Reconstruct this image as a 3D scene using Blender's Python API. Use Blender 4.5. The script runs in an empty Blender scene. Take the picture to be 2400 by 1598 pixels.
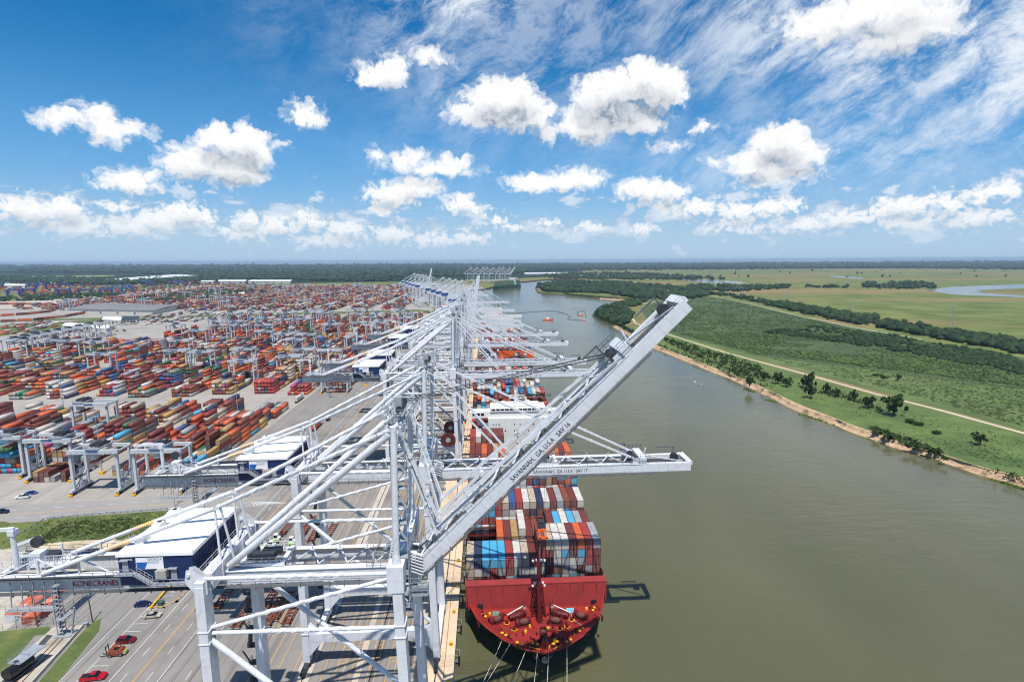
import bpy, math, random
import numpy as np
from mathutils import Vector, Matrix
from mathutils.geometry import tessellate_polygon
R = math.radians
rnd = random.Random(7)
sc = bpy.context.scene
COL = sc.collection

# ------------------------------------------------------------------ camera
H = 106.0                                   # camera height above the quay (drone)
PITCH, YAW, ROLL, FPX = math.atan(188/1255.), R(2.87), 0.0048, 1255.0
fw = Vector((math.sin(YAW)*math.cos(PITCH), math.cos(YAW)*math.cos(PITCH), -math.sin(PITCH)))
r0 = Vector((math.cos(YAW), -math.sin(YAW), 0)); u0 = r0.cross(fw)
rt = r0*math.cos(ROLL) - u0*math.sin(ROLL); up = u0*math.cos(ROLL) + r0*math.sin(ROLL)
cd = bpy.data.cameras.new('camera'); cam = bpy.data.objects.new('camera', cd); COL.objects.link(cam)
cd.sensor_width = 36; cd.lens = 36*FPX/2400; cd.clip_start = 1; cd.clip_end = 90000
m4 = Matrix((rt, up, -fw)).transposed().to_4x4(); m4.translation = (0, 0, H); cam.matrix_world = m4
sc.camera = cam
def gp(px, py, z=0.0):
    """map position of a spot on level ground (height z), read off the survey photograph"""
    d = fw + rt*((px-1200)/FPX) - up*((py-799)/FPX); t = (z-H)/d.z
    return (t*d.x, t*d.y)

# ------------------------------------------------------------------ light
SUN = Vector((0.045, -0.42, 1)).normalized()          # towards the sun
sl = bpy.data.lights.new('sun', 'SUN'); sl.energy = 5.0; sl.angle = R(0.53); sl.color = (1, 0.955, 0.88)
so = bpy.data.objects.new('sun', sl); COL.objects.link(so); so.location = (0, 0, 300)
so.rotation_euler = SUN.to_track_quat('Z', 'Y').to_euler()
vs = sc.view_settings; vs.view_transform = 'Standard'; vs.look = 'None'; vs.exposure = 0.1; vs.gamma = 1; vs.use_curve_mapping = False
sc.render.engine = 'CYCLES'; cy = sc.cycles
cy.use_denoising = True; cy.filter_width = 1.1; cy.use_adaptive_sampling = False; cy.max_bounces = 6; cy.diffuse_bounces = 1; cy.glossy_bounces = 3; cy.volume_bounces = 0
cy.transmission_bounces = 2; cy.transparent_max_bounces = 6; cy.sample_clamp_indirect = 6

# ------------------------------------------------------------------ sky
W = bpy.data.worlds.new('World'); sc.world = W; W.use_nodes = True
nt = W.node_tree; nt.nodes.clear()
class NT:
    """small helper for wiring nodes"""
    def __init__(s, t): s.t = t
    def n(s, typ, **k):
        o = s.t.nodes.new(typ)
        for a, v in k.items(): setattr(o, a, v)
        return o
    def put(s, sock, v):
        if hasattr(v, 'is_output'): s.t.links.new(v, sock)
        elif v is not None: sock.default_value = v
    def math(s, op, a, b=None, c=None, clamp=False):
        o = s.n('ShaderNodeMath', operation=op, use_clamp=clamp)
        s.put(o.inputs[0], a); s.put(o.inputs[1], b); s.put(o.inputs[2], c); return o.outputs[0]
    def vm(s, op, a, b=None, c=None):
        o = s.n('ShaderNodeVectorMath', operation=op)
        s.put(o.inputs[0], a); s.put(o.inputs[1], b)
        if c is not None: s.put(o.inputs[2], c)
        return o.outputs['Value'] if op in ('LENGTH', 'DISTANCE', 'DOT_PRODUCT') else o.outputs[0]
    def noise(s, v, scale, detail=4, rough=.55, lac=2.0, dist=0.0, col=False):
        o = s.n('ShaderNodeTexNoise'); s.put(o.inputs['Vector'], v)
        o.inputs['Scale'].default_value = scale; o.inputs['Detail'].default_value = detail
        o.inputs['Roughness'].default_value = rough; o.inputs['Lacunarity'].default_value = lac; o.inputs['Distortion'].default_value = dist
        return o.outputs['Color' if col else 'Fac']
    def ramp(s, v, a, b, lo=0., hi=1.):
        o = s.n('ShaderNodeMapRange', interpolation_type='SMOOTHSTEP'); s.put(o.inputs[0], v)
        for i, q in enumerate((a, b, lo, hi)): s.put(o.inputs[1+i], q)
        return o.outputs[0]
    def mix(s, f, a, b):
        o = s.n('ShaderNodeMix', data_type='RGBA'); s.put(o.inputs[0], f); s.put(o.inputs[6], a); s.put(o.inputs[7], b); return o.outputs[2]
    def xyz(s, x, y, z=0.0):
        o = s.n('ShaderNodeCombineXYZ'); s.put(o.inputs[0], x); s.put(o.inputs[1], y); s.put(o.inputs[2], z); return o.outputs[0]
    def sep(s, v):
        o = s.n('ShaderNodeSeparateXYZ'); s.put(o.inputs[0], v); return o.outputs

# cumulus clouds: (x, y, half width, half height) where they stood over the place, turned into azimuth / elevation
CL = [(130,278,50,17),(172,272,40,16),(215,255,38,22),(250,300,34,26),(300,298,52,18),(228,276,36,20),
 (505,318,52,36),(570,330,52,40),(455,368,72,34),(540,390,72,40),(600,350,30,30),(418,385,45,26),(628,335,20,10),
 (300,415,58,26),(275,424,40,15),(345,402,22,12),(700,265,40,26),(722,272,24,16),(875,172,54,30),(900,150,36,22),(850,185,30,18),(985,128,32,16),(1005,140,22,10),
 (1150,228,82,44),(1205,262,72,40),(1090,258,60,24),(1130,275,60,24),(1190,215,48,32),
 (1490,192,84,46),(1405,215,88,50),(1352,285,66,40),(1440,270,92,38),(1540,212,46,38),(1262,306,22,17),(1500,290,30,14),(1470,160,40,26),
 (1795,322,66,38),(1836,356,64,32),(1735,376,70,30),(1790,400,86,22),(1770,420,60,10),(1650,372,18,8),
 (925,368,34,16),(1000,386,84,15),(1045,372,36,14),(955,360,24,13),(868,362,18,16),
 (898,446,84,24),(960,430,56,22),(1060,470,54,17),(882,487,32,13),(930,455,50,16),(1100,478,20,8),
 (1228,421,62,21),(1320,414,58,24),(1270,425,60,16),(1375,412,18,10),
 (1478,436,58,26),(1540,440,44,22),(1605,478,80,17),(1530,470,40,12),(1700,486,70,18),(1770,476,50,17),(1820,468,40,14),
 (1618,294,30,13),(1545,336,30,8),(1900,52,105,40),(2085,50,120,40),(1985,20,190,34),(2135,72,72,24),(2050,100,80,20),
 (2310,432,60,18),(2260,448,50,16),(2080,470,90,20),(2180,470,60,16),(2030,490,60,14),(1140,505,34,9),(1180,522,30,8),(1268,515,28,9),(1360,525,36,10),(1480,528,40,11),
 (80,490,80,30),(150,480,60,28),(30,478,50,28),(270,478,46,12),(420,492,70,24),(360,508,60,20),(300,520,90,20),(470,500,40,18),(170,520,80,18),
 (570,505,40,18),(640,520,60,18),(720,512,52,15),(560,535,70,15),(690,495,20,10),(800,530,70,18),(900,540,60,16),(760,552,90,14),(1000,552,70,12),(1080,548,50,11),
 (1950,505,90,18),(2080,510,90,18),(2250,500,110,18),(1850,515,80,13),(1700,520,80,10)]
def azel(px, py):
    d = fw + rt*((px-1200)/FPX) - up*((py-799)/FPX); d.normalize()
    return math.atan2(d.x, d.y), math.asin(d.z)
CE = []
for (x, y, a, b) in CL:
    x *= 1.019; y *= 1.019; low = y > 452; a *= .74 if low else 1.06; b *= 1.18 if low else 1.06
    c = azel(x, y); CE.append((c[0], c[1], abs(azel(x+a, y)[0]-c[0]), abs(azel(x, y-b)[1]-c[1])))
k = NT(nt)
def noise2(v, scale, detail=4, rough=.55, col=False, dist=0.0):
    o = k.noise(v, scale, detail, rough, dist=dist, col=col); o.node.noise_dimensions = '2D'; return o
D = k.n('ShaderNodeTexCoord').outputs['Generated']
dx, dy, dz = k.sep(D)[:3]
az = k.math('ARCTAN2', dx, dy); el = k.math('ARCSINE', dz); P = k.xyz(az, el)
sky = k.n('ShaderNodeTexSky', sky_type='NISHITA'); sky.sun_disc = False
sky.sun_elevation = math.asin(SUN.z); sky.sun_rotation = math.atan2(SUN.x, SUN.y)
sky.altitude = 100; sky.air_density = 1.0; sky.dust_density = .2; sky.ozone_density = 3.0
hsv = k.n('ShaderNodeHueSaturation'); hsv.inputs['Saturation'].default_value = 1.45; hsv.inputs['Hue'].default_value = .498; k.put(hsv.inputs['Color'], sky.outputs[0])
SKYS = .112
base = k.vm('SCALE', hsv.outputs[0]); base.node.inputs['Scale'].default_value = SKYS
base = k.mix(k.math('MULTIPLY', k.ramp(el, .34, -.02), .88), base, k.mix(k.ramp(el, .0, .17), (.37, .55, .76, 1), (.135, .37, .74, 1)))
# puffs get smaller towards the horizon
kk = k.ramp(el, 0.0, 0.22, 0.42, 1.0)
wn = k.vm('SUBTRACT', noise2(P, 26, 4, .6, col=True), (.5, .5, .5))
wn2 = k.vm('SUBTRACT', noise2(P, 95, 3, .6, col=True), (.5, .5, .5))
PW = k.vm('ADD', P, k.vm('ADD', k.vm('MULTIPLY', wn, k.xyz(k.math('MULTIPLY', kk, .046), k.math('MULTIPLY', kk, .036))), k.vm('MULTIPLY', wn2, k.xyz(k.math('MULTIPLY', kk, .009), k.math('MULTIPLY', kk, .008)))))
PU = k.vm('ADD', PW, k.xyz(0.0, k.math('MULTIPLY', kk, .034)))
def vor(v, scale):
    o = k.n('ShaderNodeTexVoronoi', voronoi_dimensions='2D', feature='SMOOTH_F1'); o.inputs['Smoothness'].default_value = .35
    o.inputs['Scale'].default_value = scale; k.put(o.inputs['Vector'], v); return k.math('SUBTRACT', o.outputs['Distance'], .36)
def lumps(v):
    fb = k.math('SUBTRACT', noise2(v, 60, 5, .62), .5)
    return k.math('ADD', k.math('MULTIPLY', fb, .6), k.math('ADD', k.math('MULTIPLY', vor(v, 46), .62), k.math('MULTIPLY', vor(v, 105), .34)))
lf = k.ramp(el, .10, .18); la = lumps(k.vm('MULTIPLY', PW, (1., 1.15, 1.))); lb = lumps(k.vm('MULTIPLY', PW, (1.55, 1.8, 1.)))
lump = k.math('ADD', k.math('MULTIPLY', la, lf), k.math('MULTIPLY', lb, k.math('SUBTRACT', 1., lf)))
# low bank of far cumulus along the horizon
bank = noise2(k.xyz(k.math('MULTIPLY', az, 15.), k.math('MULTIPLY', el, 30.)), 1.0, 6, .6, dist=.2)
bcov = k.math('MULTIPLY', k.math('MULTIPLY', k.ramp(el, .012, .05), k.ramp(el, .16, .07)), .2)
mb_ = k.math('MULTIPLY', k.ramp(k.math('ADD', bank, bcov), .66, .76), k.ramp(el, .17, .11, 0., .58))
bcol = k.mix(k.ramp(bank, .42, .70), (.36, .46, .58, 1), (.84, .88, .93, 1))
# cirrus veils, drawn out along the upper wind
cw = k.vm('ADD', P, k.vm('MULTIPLY', k.vm('SUBTRACT', noise2(P, 2.6, 4, .55, col=True), (.5,.5,.5)), (.13,.13,0)))
cx, cyy = k.sep(cw)[:2]
cu = k.math('ADD', k.math('MULTIPLY', cx, 6.), k.math('MULTIPLY', cyy, 8.)); cv = k.math('SUBTRACT', k.math('MULTIPLY', cx, 10.), k.math('MULTIPLY', cyy, 17.))
cir = noise2(k.xyz(cu, cv), 1.1, 8, .72)
c1 = k.ramp(noise2(k.vm('MULTIPLY', P, (1., 1.6, 1.)), 3.1, 4, .6), .36, .66)
gx = k.math('DIVIDE', k.math('SUBTRACT', az, .10), .30); gy = k.math('DIVIDE', k.math('SUBTRACT', el, .44), .19)
patch = k.math('POWER', 2.718, k.math('MULTIPLY', k.math('ADD', k.math('MULTIPLY', gx, gx), k.math('MULTIPLY', gy, gy)), -1.))
cmask = k.math('MAXIMUM', k.math('MULTIPLY', k.math('MULTIPLY', k.ramp(az, .16, .55), k.ramp(el, .05, .2)), 1.05), k.math('MULTIPLY', patch, 1.6))
ci = k.math('MULTIPLY', k.math('MULTIPLY', k.ramp(cir, .30, .72), cmask, clamp=True), k.math('ADD', .35, k.math('MULTIPLY', c1, .6)))
veil = k.math('MULTIPLY', k.ramp(el, .10, -.005), .55)
def finish(c):
    b = k.n('ShaderNodeBackground'); k.put(b.inputs[0], k.mix(veil, c, (.40, .58, .78, 1))); b.inputs[1].default_value = 1.0; return b.outputs[0]
under = k.mix(mb_, k.mix(ci, base, (.80, .86, .93, 1)), bcol)
def mixs(f, a, b):
    o = k.n('ShaderNodeMixShader'); k.put(o.inputs[0], f); k.put(o.inputs[1], a); k.put(o.inputs[2], b); return o.outputs[0]
def leaf(a0, a1, e0, e1):
    """the cumulus that can show in one patch of sky"""
    mg = .05; L = [c for c in CE if c[0]+c[2] > a0-mg and c[0]-c[2] < a1+mg and c[1]+c[3] > e0-mg and c[1]-c[3] < e1+mg+.03]
    if not L: return finish(under)
    gr = bpy.data.node_groups.new('cumulus', 'ShaderNodeTree')
    gr.interface.new_socket('P', in_out='INPUT', socket_type='NodeSocketVector')
    gr.interface.new_socket('F', in_out='OUTPUT', socket_type='NodeSocketFloat')
    q_ = NT(gr); gi = q_.n('NodeGroupInput'); go = q_.n('NodeGroupOutput'); acc = None
    for (cx_, cy_, ra, rb) in L:
        v = q_.vm('LENGTH', q_.vm('MULTIPLY_ADD', gi.outputs[0], (1/ra, 1/rb, 0), (-cx_/ra, -cy_/rb, 0)))
        v = q_.math('MULTIPLY_ADD', v, rb/0.02, -rb/0.02)
        acc = v if acc is None else q_.math('SMOOTH_MIN', acc, v, .35)
    gr.links.new(acc, go.inputs[0])
    def fld(p):
        o = k.n('ShaderNodeGroup'); o.node_tree = gr; k.put(o.inputs[0], p); return o.outputs[0]
    f0 = k.math('ADD', fld(PW), k.math('MULTIPLY', lump, k.ramp(el, .05, .16, 1.5, .95))); f1 = fld(PU)
    thick = k.ramp(f1, .35, -1.3)
    lit = k.math('SUBTRACT', 1.0, k.math('MULTIPLY', thick, k.math('ADD', .72, k.math('MULTIPLY', lump, 1.3))), clamp=True)
    lit = k.math('MULTIPLY', lit, k.math('ADD', .95, k.math('MULTIPLY', lump, .5)))
    return finish(k.mix(k.ramp(f0, .42, -.34), under, k.mix(lit, (.27, .34, .44, 1), (.99, .99, .985, 1))))
def tree_(aa, ee):
    if len(aa) > 2:
        m = len(aa)//2; return mixs(k.math('GREATER_THAN', az, aa[m]), tree_(aa[:m+1], ee), tree_(aa[m:], ee))
    if len(ee) > 2:
        m = len(ee)//2; return mixs(k.math('GREATER_THAN', el, ee[m]), tree_(aa, ee[:m+1]), tree_(aa, ee[m:]))
    return leaf(aa[0], aa[1], ee[0], ee[1])
AA = [-.9, -.6, -.45, -.3, -.15, 0, .12, .24, .36, .5, .65, .95]; EE = [-.1, .09, .15, .21, .28, .62]
inside = k.math('MULTIPLY', k.math('MULTIPLY', k.math('GREATER_THAN', az, AA[0]), k.math('LESS_THAN', az, AA[-1])), k.math('MULTIPLY', k.math('GREATER_THAN', el, -.01), k.math('LESS_THAN', el, EE[-1])))
# the rest of the sky: the same blue with scattered cumulus of the same kind
q = noise2(k.vm('MULTIPLY', P, (5., 9., 0)), 1.0, 5, .6)
oth = k.mix(k.math('MULTIPLY', k.ramp(q, .56, .66), k.ramp(el, .0, .1)), base, (.80, .83, .88, 1))
k.put(k.n('ShaderNodeOutputWorld').inputs[0], mixs(inside, finish(oth), tree_(AA, EE)))
W.cycles.sampling_method = 'MANUAL'; W.cycles.sample_map_resolution = 256
# ------------------------------------------------------------------ helpers
def lin(c): return tuple((v/12.92 if v <= .04045 else ((v+.055)/1.055)**2.4) for v in [x/255. for x in c])
MATS = {}
def M(name, rgb, rough=.6, var=.18, scale=.25, bump=0., bscale=2., metal=0., dirt=None, island=0., spec=.5, coords='Object', grid=None, streak=None):
    """base colour (8-bit sRGB) with two sizes of noise; dirt = (rgb, amount, scale) patches; island = per piece spread"""
    if name in MATS: return MATS[name]
    m = bpy.data.materials.new(name); m.use_nodes = True; t = m.node_tree; k = NT(t)
    p = t.nodes['Principled BSDF']; p.inputs['Roughness'].default_value = rough; p.inputs['Metallic'].default_value = metal
    p.inputs['Specular IOR Level'].default_value = spec
    v = k.n('ShaderNodeTexCoord').outputs[coords] if coords != 'World' else k.n('ShaderNodeNewGeometry').outputs['Position']
    a = lin(rgb)
    n1 = k.noise(v, scale, 5, .6); n2 = k.noise(v, scale*7.3, 3, .6)
    f = k.math('ADD', k.math('MULTIPLY', n1, .65), k.math('MULTIPLY', n2, .35))
    lo = tuple(x*(1-var) for x in a)+(1,); hi = tuple(min(1, x*(1+var)) for x in a)+(1,)
    c = k.mix(k.ramp(f, .28, .72), lo, hi)
    if dirt:
        dc, amt, ds = dirt
        c = k.mix(k.math('MULTIPLY', k.ramp(k.noise(v, ds, 6, .65), .5, .68), amt), c, lin(dc)+(1,))
    if streak:                                  # wear drawn out along one direction
        sv, sc_, sa = streak; c = k.mix(k.math('MULTIPLY', k.ramp(k.noise(k.vm('MULTIPLY', v, sv), 1., 5, .65), .48, .74), sa), c, lin(sc_)+(1,))
    if grid:                                    # slab joints of poured concrete
        gx, gy, w, dk = grid; s = k.sep(v)
        def ln(q, per): return k.math('LESS_THAN', k.math('FRACT', k.math('DIVIDE', q, per)), w/per)
        c = k.mix(k.math('MULTIPLY', k.math('MAXIMUM', ln(s[0], gx), ln(s[1], gy)), dk), c, (.09, .085, .08, 1))
    if island:
        ge = k.n('ShaderNodeNewGeometry'); h = k.n('ShaderNodeHueSaturation'); k.put(h.inputs['Color'], c)
        k.put(h.inputs['Value'], k.math('ADD', 1-island, k.math('MULTIPLY', ge.outputs['Random Per Island'], 2*island))); c = h.outputs[0]
    k.put(p.inputs['Base Color'], c)
    if bump:
        b = k.n('ShaderNodeBump'); b.inputs['Strength'].default_value = bump; b.inputs['Distance'].default_value = .3
        k.put(b.inputs['Height'], k.noise(v, bscale, 4, .6)); k.put(p.inputs['Normal'], b.outputs[0])
    MATS[name] = m; return m
def tag(o, label=None, cat=None, group=None, kind=None):
    if label: o['label'] = label
    if cat: o['category'] = cat
    if group: o['group'] = group
    if kind: o['kind'] = kind
    return o
def link(name, data, parent=None, loc=None):
    o = bpy.data.objects.new(name, data); COL.objects.link(o)
    if parent is not None: o.parent = parent
    if loc is not None: o.location = loc
    return o
def empty(name, loc, rz=0.):
    o = link(name, None, None, loc); o.rotation_euler.z = rz; o.empty_display_size = 1; return o
BOXF = ((0,3,2,1),(4,5,6,7),(0,1,5,4),(1,2,6,5),(2,3,7,6),(3,0,4,7))
class MB:
    """collects boxes, bars, tubes; mesh() makes one mesh of them"""
    def __init__(s): s.v = []; s.f = []; s.m = []; s.mi = 0
    def add(s, vs, fs):
        o = len(s.v); s.v += [tuple(q) for q in vs]; s.f += [tuple(i+o for i in f) for f in fs]; s.m += [s.mi]*len(fs); return s
    def box(s, x0, x1, y0, y1, z0, z1):
        return s.add(((x0,y0,z0),(x1,y0,z0),(x1,y1,z0),(x0,y1,z0),(x0,y0,z1),(x1,y0,z1),(x1,y1,z1),(x0,y1,z1)), BOXF)
    def hexa(s, vs): return s.add(vs, BOXF)
    def bar(s, p, q, w, h, upv=(0,0,1)):
        """square bar p to q, w wide, h high"""
        p = Vector(p); q = Vector(q); d = (q-p); d.normalize(); u = Vector(upv)
        if abs(d.dot(u)) > .98: u = Vector((0,1,0))
        a = d.cross(u).normalized(); b = a.cross(d).normalized(); a *= w/2; b *= h/2
        return s.add((p-a-b, p+a-b, p+a+b, p-a+b, q-a-b, q+a-b, q+a+b, q-a+b), ((0,1,2,3),(7,6,5,4),(0,4,5,1),(1,5,6,2),(2,6,7,3),(3,7,4,0)))
    def tube(s, p, q, r, n=10, r2=None, cap=True):
        p = Vector(p); q = Vector(q); d = (q-p).normalized(); u = Vector((0,0,1)) if abs(d.z) < .95 else Vector((0,1,0))
        a = d.cross(u).normalized(); b = a.cross(d); r2 = r if r2 is None else r2
        vs = [p+(a*math.cos(t)+b*math.sin(t))*r for t in [2*math.pi*i/n for i in range(n)]] + [q+(a*math.cos(t)+b*math.sin(t))*r2 for t in [2*math.pi*i/n for i in range(n)]]
        fs = [(i, i+n, (i+1) % n+n, (i+1) % n) for i in range(n)]
        if cap: fs += [tuple(range(n)), tuple(range(2*n-1, n-1, -1))]
        return s.add(vs, fs)
    def strake(s, p, q, r, turns=3, h=.16, starts=3, a0=.3, a1=.9):
        """helical wind strakes on a tube"""
        p = Vector(p); q = Vector(q); d = (q-p).normalized(); u = Vector((0,0,1)) if abs(d.z) < .95 else Vector((0,1,0))
        a = d.cross(u).normalized(); b = a.cross(d)
        for st in range(starts):
            vs = []; n = int(turns*12)
            for i in range(n+1):
                t = i/n; c = p.lerp(q, a0+(a1-a0)*t); th = 2*math.pi*(turns*t+st/starts); w = a*math.cos(th)+b*math.sin(th)
                vs += [c+w*r*.9, c+w*(r+h)]
            s.add(vs, [(2*i, 2*i+1, 2*i+3, 2*i+2) for i in range(n)])
        return s
    def rail(s, p, q, h=1.1, step=2.2, w=.055):
        p = Vector(p); q = Vector(q); L = (q-p).length; n = max(1, round(L/step)); z = Vector((0,0,h))
        s.bar(p+z, q+z, w, w); s.bar(p+z*.5, q+z*.5, w*.8, w*.8)
        for i in range(n+1):
            c = p.lerp(q, i/n); s.bar(c, c+z, w, w)
        return s
    def cyl(s, c, r, h, n=12, r2=None): return s.tube(c, (c[0], c[1], c[2]+h), r, n, r2)
    def poly(s, pts, z):
        o = len(s.v); s.v += [(x, y, z) for x, y in pts]
        tr = tessellate_polygon([[Vector((x, y, 0)) for x, y in pts]])
        for t in tr:
            a, b, c = [Vector(pts[i]) for i in t]
            if (b-a).cross(c-a) < 0: t = (t[0], t[2], t[1])
            s.f.append(tuple(i+o for i in t)); s.m.append(s.mi)
        return s
    def mesh(s, name, mats, smooth=False):
        me = bpy.data.meshes.new(name); me.from_pydata(s.v, [], s.f)
        for m in (mats if isinstance(mats, (list, tuple)) else [mats]): me.materials.append(m)
        if any(s.m): me.polygons.foreach_set('material_index', s.m)
        if smooth: me.polygons.foreach_set('use_smooth', [True]*len(s.f))
        return me
    def obj(s, name, mats, parent=None, loc=None, smooth=False): return link(name, s.mesh(name, mats, smooth), parent, loc)
CACHE = {}
CLUTTER = {'girder_bracing', 'bracing', 'walkway', 'trolley_rail', 'hinge_platform', 'stair_tower', 'leg_stairs', 'sheaves', 'cross_members', 'deck_crates', 'corner_guide', 'lamp_head', 'hanging_platform', 'service_crane', 'vent', 'fairlead', 'machinery', 'wheel_set'}
def part(name, parent, key, build, mat, loc=None, rot=None, smooth=False):
    """one mesh part; alike parts share mesh data through key"""
    if key not in CACHE:
        mb = MB(); build(mb); CACHE[key] = mb.mesh(name, mat, smooth)
    o = link(name, CACHE[key], parent, loc)
    if rot: o.rotation_euler = rot
    if name in CLUTTER: o['kind'] = 'stuff'
    return o
def npmesh(name, v, f, mat, smooth=False, mi=None):
    """numpy arrays to a mesh; f has 3 or 4 columns"""
    me = bpy.data.meshes.new(name); n = f.shape[1]
    me.vertices.add(len(v)); me.vertices.foreach_set('co', np.ascontiguousarray(v, dtype=np.float32).ravel())
    me.loops.add(f.size); me.loops.foreach_set('vertex_index', np.ascontiguousarray(f, dtype=np.int32).ravel())
    me.polygons.add(len(f)); me.polygons.foreach_set('loop_start', np.arange(0, f.size, n, dtype=np.int32))
    for m in (mat if isinstance(mat, (list, tuple)) else [mat]): me.materials.append(m)
    if mi is not None: me.polygons.foreach_set('material_index', np.ascontiguousarray(mi, dtype=np.int32))
    if smooth: me.polygons.foreach_set('use_smooth', np.ones(len(f), dtype=bool))
    me.update(calc_edges=True); return me
def scatter(protos, pts, scl, rs, flat=1.0):
    """copies of small (v, f) shapes at pts, turned and scaled, as numpy arrays"""
    V, F, off = [], [], 0; pts = np.asarray(pts, float); scl = np.asarray(scl, float)
    which = rs.integers(0, len(protos), len(pts)); ang = rs.uniform(0, 6.283, len(pts))
    for w, (pv, pf) in enumerate(protos):
        i = np.where(which == w)[0]
        if not len(i): continue
        c, s = np.cos(ang[i])[:, None], np.sin(ang[i])[:, None]
        x = pv[None, :, 0]*c - pv[None, :, 1]*s; y = pv[None, :, 0]*s + pv[None, :, 1]*c; z = np.repeat(pv[None, :, 2], len(i), 0)*flat
        q = np.stack([x, y, z], -1)*scl[i][:, None, None] + pts[i][:, None, :]
        V.append(q.reshape(-1, 3)); F.append((pf[None]+(np.arange(len(i))*len(pv))[:, None, None]).reshape(-1, pf.shape[1])+off); off += len(i)*len(pv)
    return np.concatenate(V), np.concatenate(F)
def text(body, parent, loc, width, mat, rot=(math.pi/2, 0, 0), name='lettering', height=None, ext=.015):
    cu = bpy.data.curves.new(name, 'FONT'); cu.body = body; cu.size = 1; cu.extrude = ext; cu.materials.append(mat)
    cu.align_y = 'BOTTOM_BASELINE'; o = link(name, cu, parent, loc); o.rotation_euler = rot
    bpy.context.view_layer.update()
    me = bpy.data.meshes.new_from_object(o.evaluated_get(bpy.context.evaluated_depsgraph_get())); bpy.data.objects.remove(o)
    xs = [v.co.x for v in me.vertices]; d = max(xs)-min(xs); sx = width/max(d, .01)
    o = link(name, me, parent, loc); o['kind'] = 'stuff'; o.rotation_euler = rot; o.scale = (sx, height/.72 if height else sx, 1)
    return o
def inpoly(x, y, pg):
    c = np.zeros(len(x), bool); j = len(pg)-1
    for i in range(len(pg)):
        xi, yi = pg[i]; xj, yj = pg[j]
        if yi != yj: c ^= ((yi > y) != (yj > y)) & (x < (xj-xi)*(y-yi)/(yj-yi)+xi)
        j = i
    return c

# ------------------------------------------------------------------ colours
WHITE = M('crane_white_paint', (216, 219, 224), .42, .05, .35, dirt=((170, 170, 168), .3, .9), streak=((1.3, 1.3, .12), (168, 160, 150), .38))
GREY = M('galvanised_grey', (150, 155, 162), .5, .12, .8)
DKGREY = M('dark_machinery', (52, 55, 60), .5, .25, 1.2)
BLACK = M('black_rubber', (22, 22, 24), .7, .2, 1)
NAVY = M('navy_cladding', (22, 46, 92), .45, .12, .6)
ROOFW = M('white_roof_sheet', (232, 232, 230), .5, .03, .3)
RED_L = M('red_lettering', (176, 30, 44), .5, .05, 1)
NAVY_L = M('dark_lettering', (28, 32, 44), .5, .05, 1)
WHITE_L = M('white_lettering', (235, 235, 235), .5, .03, 1)
GREY_L = M('grey_lettering', (150, 160, 168), .5, .03, 1)
YELLOW = M('safety_yellow', (228, 172, 40), .5, .1, 1)
ORANGE = M('bright_orange', (226, 96, 34), .5, .1, .6)
RAILM = M('worn_rail_steel', (112, 104, 98), .5, .2, .8)
DKWALK = M('weathered_grating', (92, 95, 100), .6, .2, .8)
RUST = M('rusty_steel', (128, 62, 38), .8, .35, .9, dirt=((70, 40, 30), .6, 1.4))
GLASS = M('dark_glass', (18, 22, 26), .08, .1, 1)
CONC = M('pale_concrete', (186, 176, 164), .85, .12, .12, dirt=((140, 130, 118), .6, .06))
YELL_P = M('yellow_road_paint', (214, 166, 84), .7, .15, .5, dirt=((140, 130, 110), .5, .8))
WHITE_P = M('white_road_paint', (220, 220, 214), .7, .1, .5, dirt=((150, 148, 144), .5, .8))
ASPH = M('quay_asphalt', (134, 129, 124), .9, .12, .05, bump=.15, bscale=1.5, dirt=((98, 94, 90), .55, .035), streak=((.7, .012, 1.), (82, 79, 76), .8))
YARDC = M('yard_concrete', (158, 152, 144), .9, .12, .03, dirt=((128, 122, 115), .6, .022), grid=(15., 12., .35, .35), streak=((.3, .01, 1.), (120, 115, 108), .55))
ROADM = M('road_asphalt', (146, 142, 138), .9, .1, .06, dirt=((112, 108, 104), .5, .03))
GRASS = M('mown_grass', (84, 98, 48), .95, .3, .12, bump=.5, bscale=3, dirt=((128, 122, 70), .6, .06))
GRAVEL = M('pale_gravel', (176, 168, 154), .95, .2, .4, bump=.4, bscale=5, dirt=((120, 112, 96), .6, .1))
SOIL = M('bare_sand', (196, 180, 150), .95, .2, .12, bump=.4, bscale=2, dirt=((128, 112, 86), .6, .08))

# ------------------------------------------------------------------ water and land
def water_mat():
    m = bpy.data.materials.new('river_water'); m.use_nodes = True; t = m.node_tree; k = NT(t); p = t.nodes['Principled BSDF']
    v = k.n('ShaderNodeNewGeometry').outputs['Position']
    silt = k.noise(k.vm('MULTIPLY', v, (.006, .0022, .01)), 1., 5, .55)
    col = k.mix(k.ramp(silt, .3, .7), lin((84, 84, 60))+(1,), lin((101, 98, 72))+(1,))
    k.put(p.inputs['Base Color'], col)
    p.inputs['Roughness'].default_value = .1; p.inputs['IOR'].default_value = 1.33
    wind = k.ramp(k.noise(k.vm('MULTIPLY', v, (.012, .006, .01)), 1., 4, .55), .35, .65, .5, 1.3)
    wav = k.math('MULTIPLY', k.math('ADD', k.math('ADD', k.noise(k.vm('MULTIPLY', v, (.5, 1., 1.)), .9, 3, .6), k.math('MULTIPLY', k.noise(k.vm('MULTIPLY', v, (.3, 1., 1.)), .3, 3, .55), 2.2)), k.math('MULTIPLY', k.noise(k.vm('MULTIPLY', v, (.2, 1., 1.)), .07, 3, .5), 3.)), wind)
    b = k.n('ShaderNodeBump'); b.inputs['Strength'].default_value = .15; b.inputs['Distance'].default_value = .6
    k.put(b.inputs['Height'], wav); k.put(p.inputs['Normal'], b.outputs[0]); return m
WATER = water_mat(); ZW = -4.0
FAR = 26000.
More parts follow.
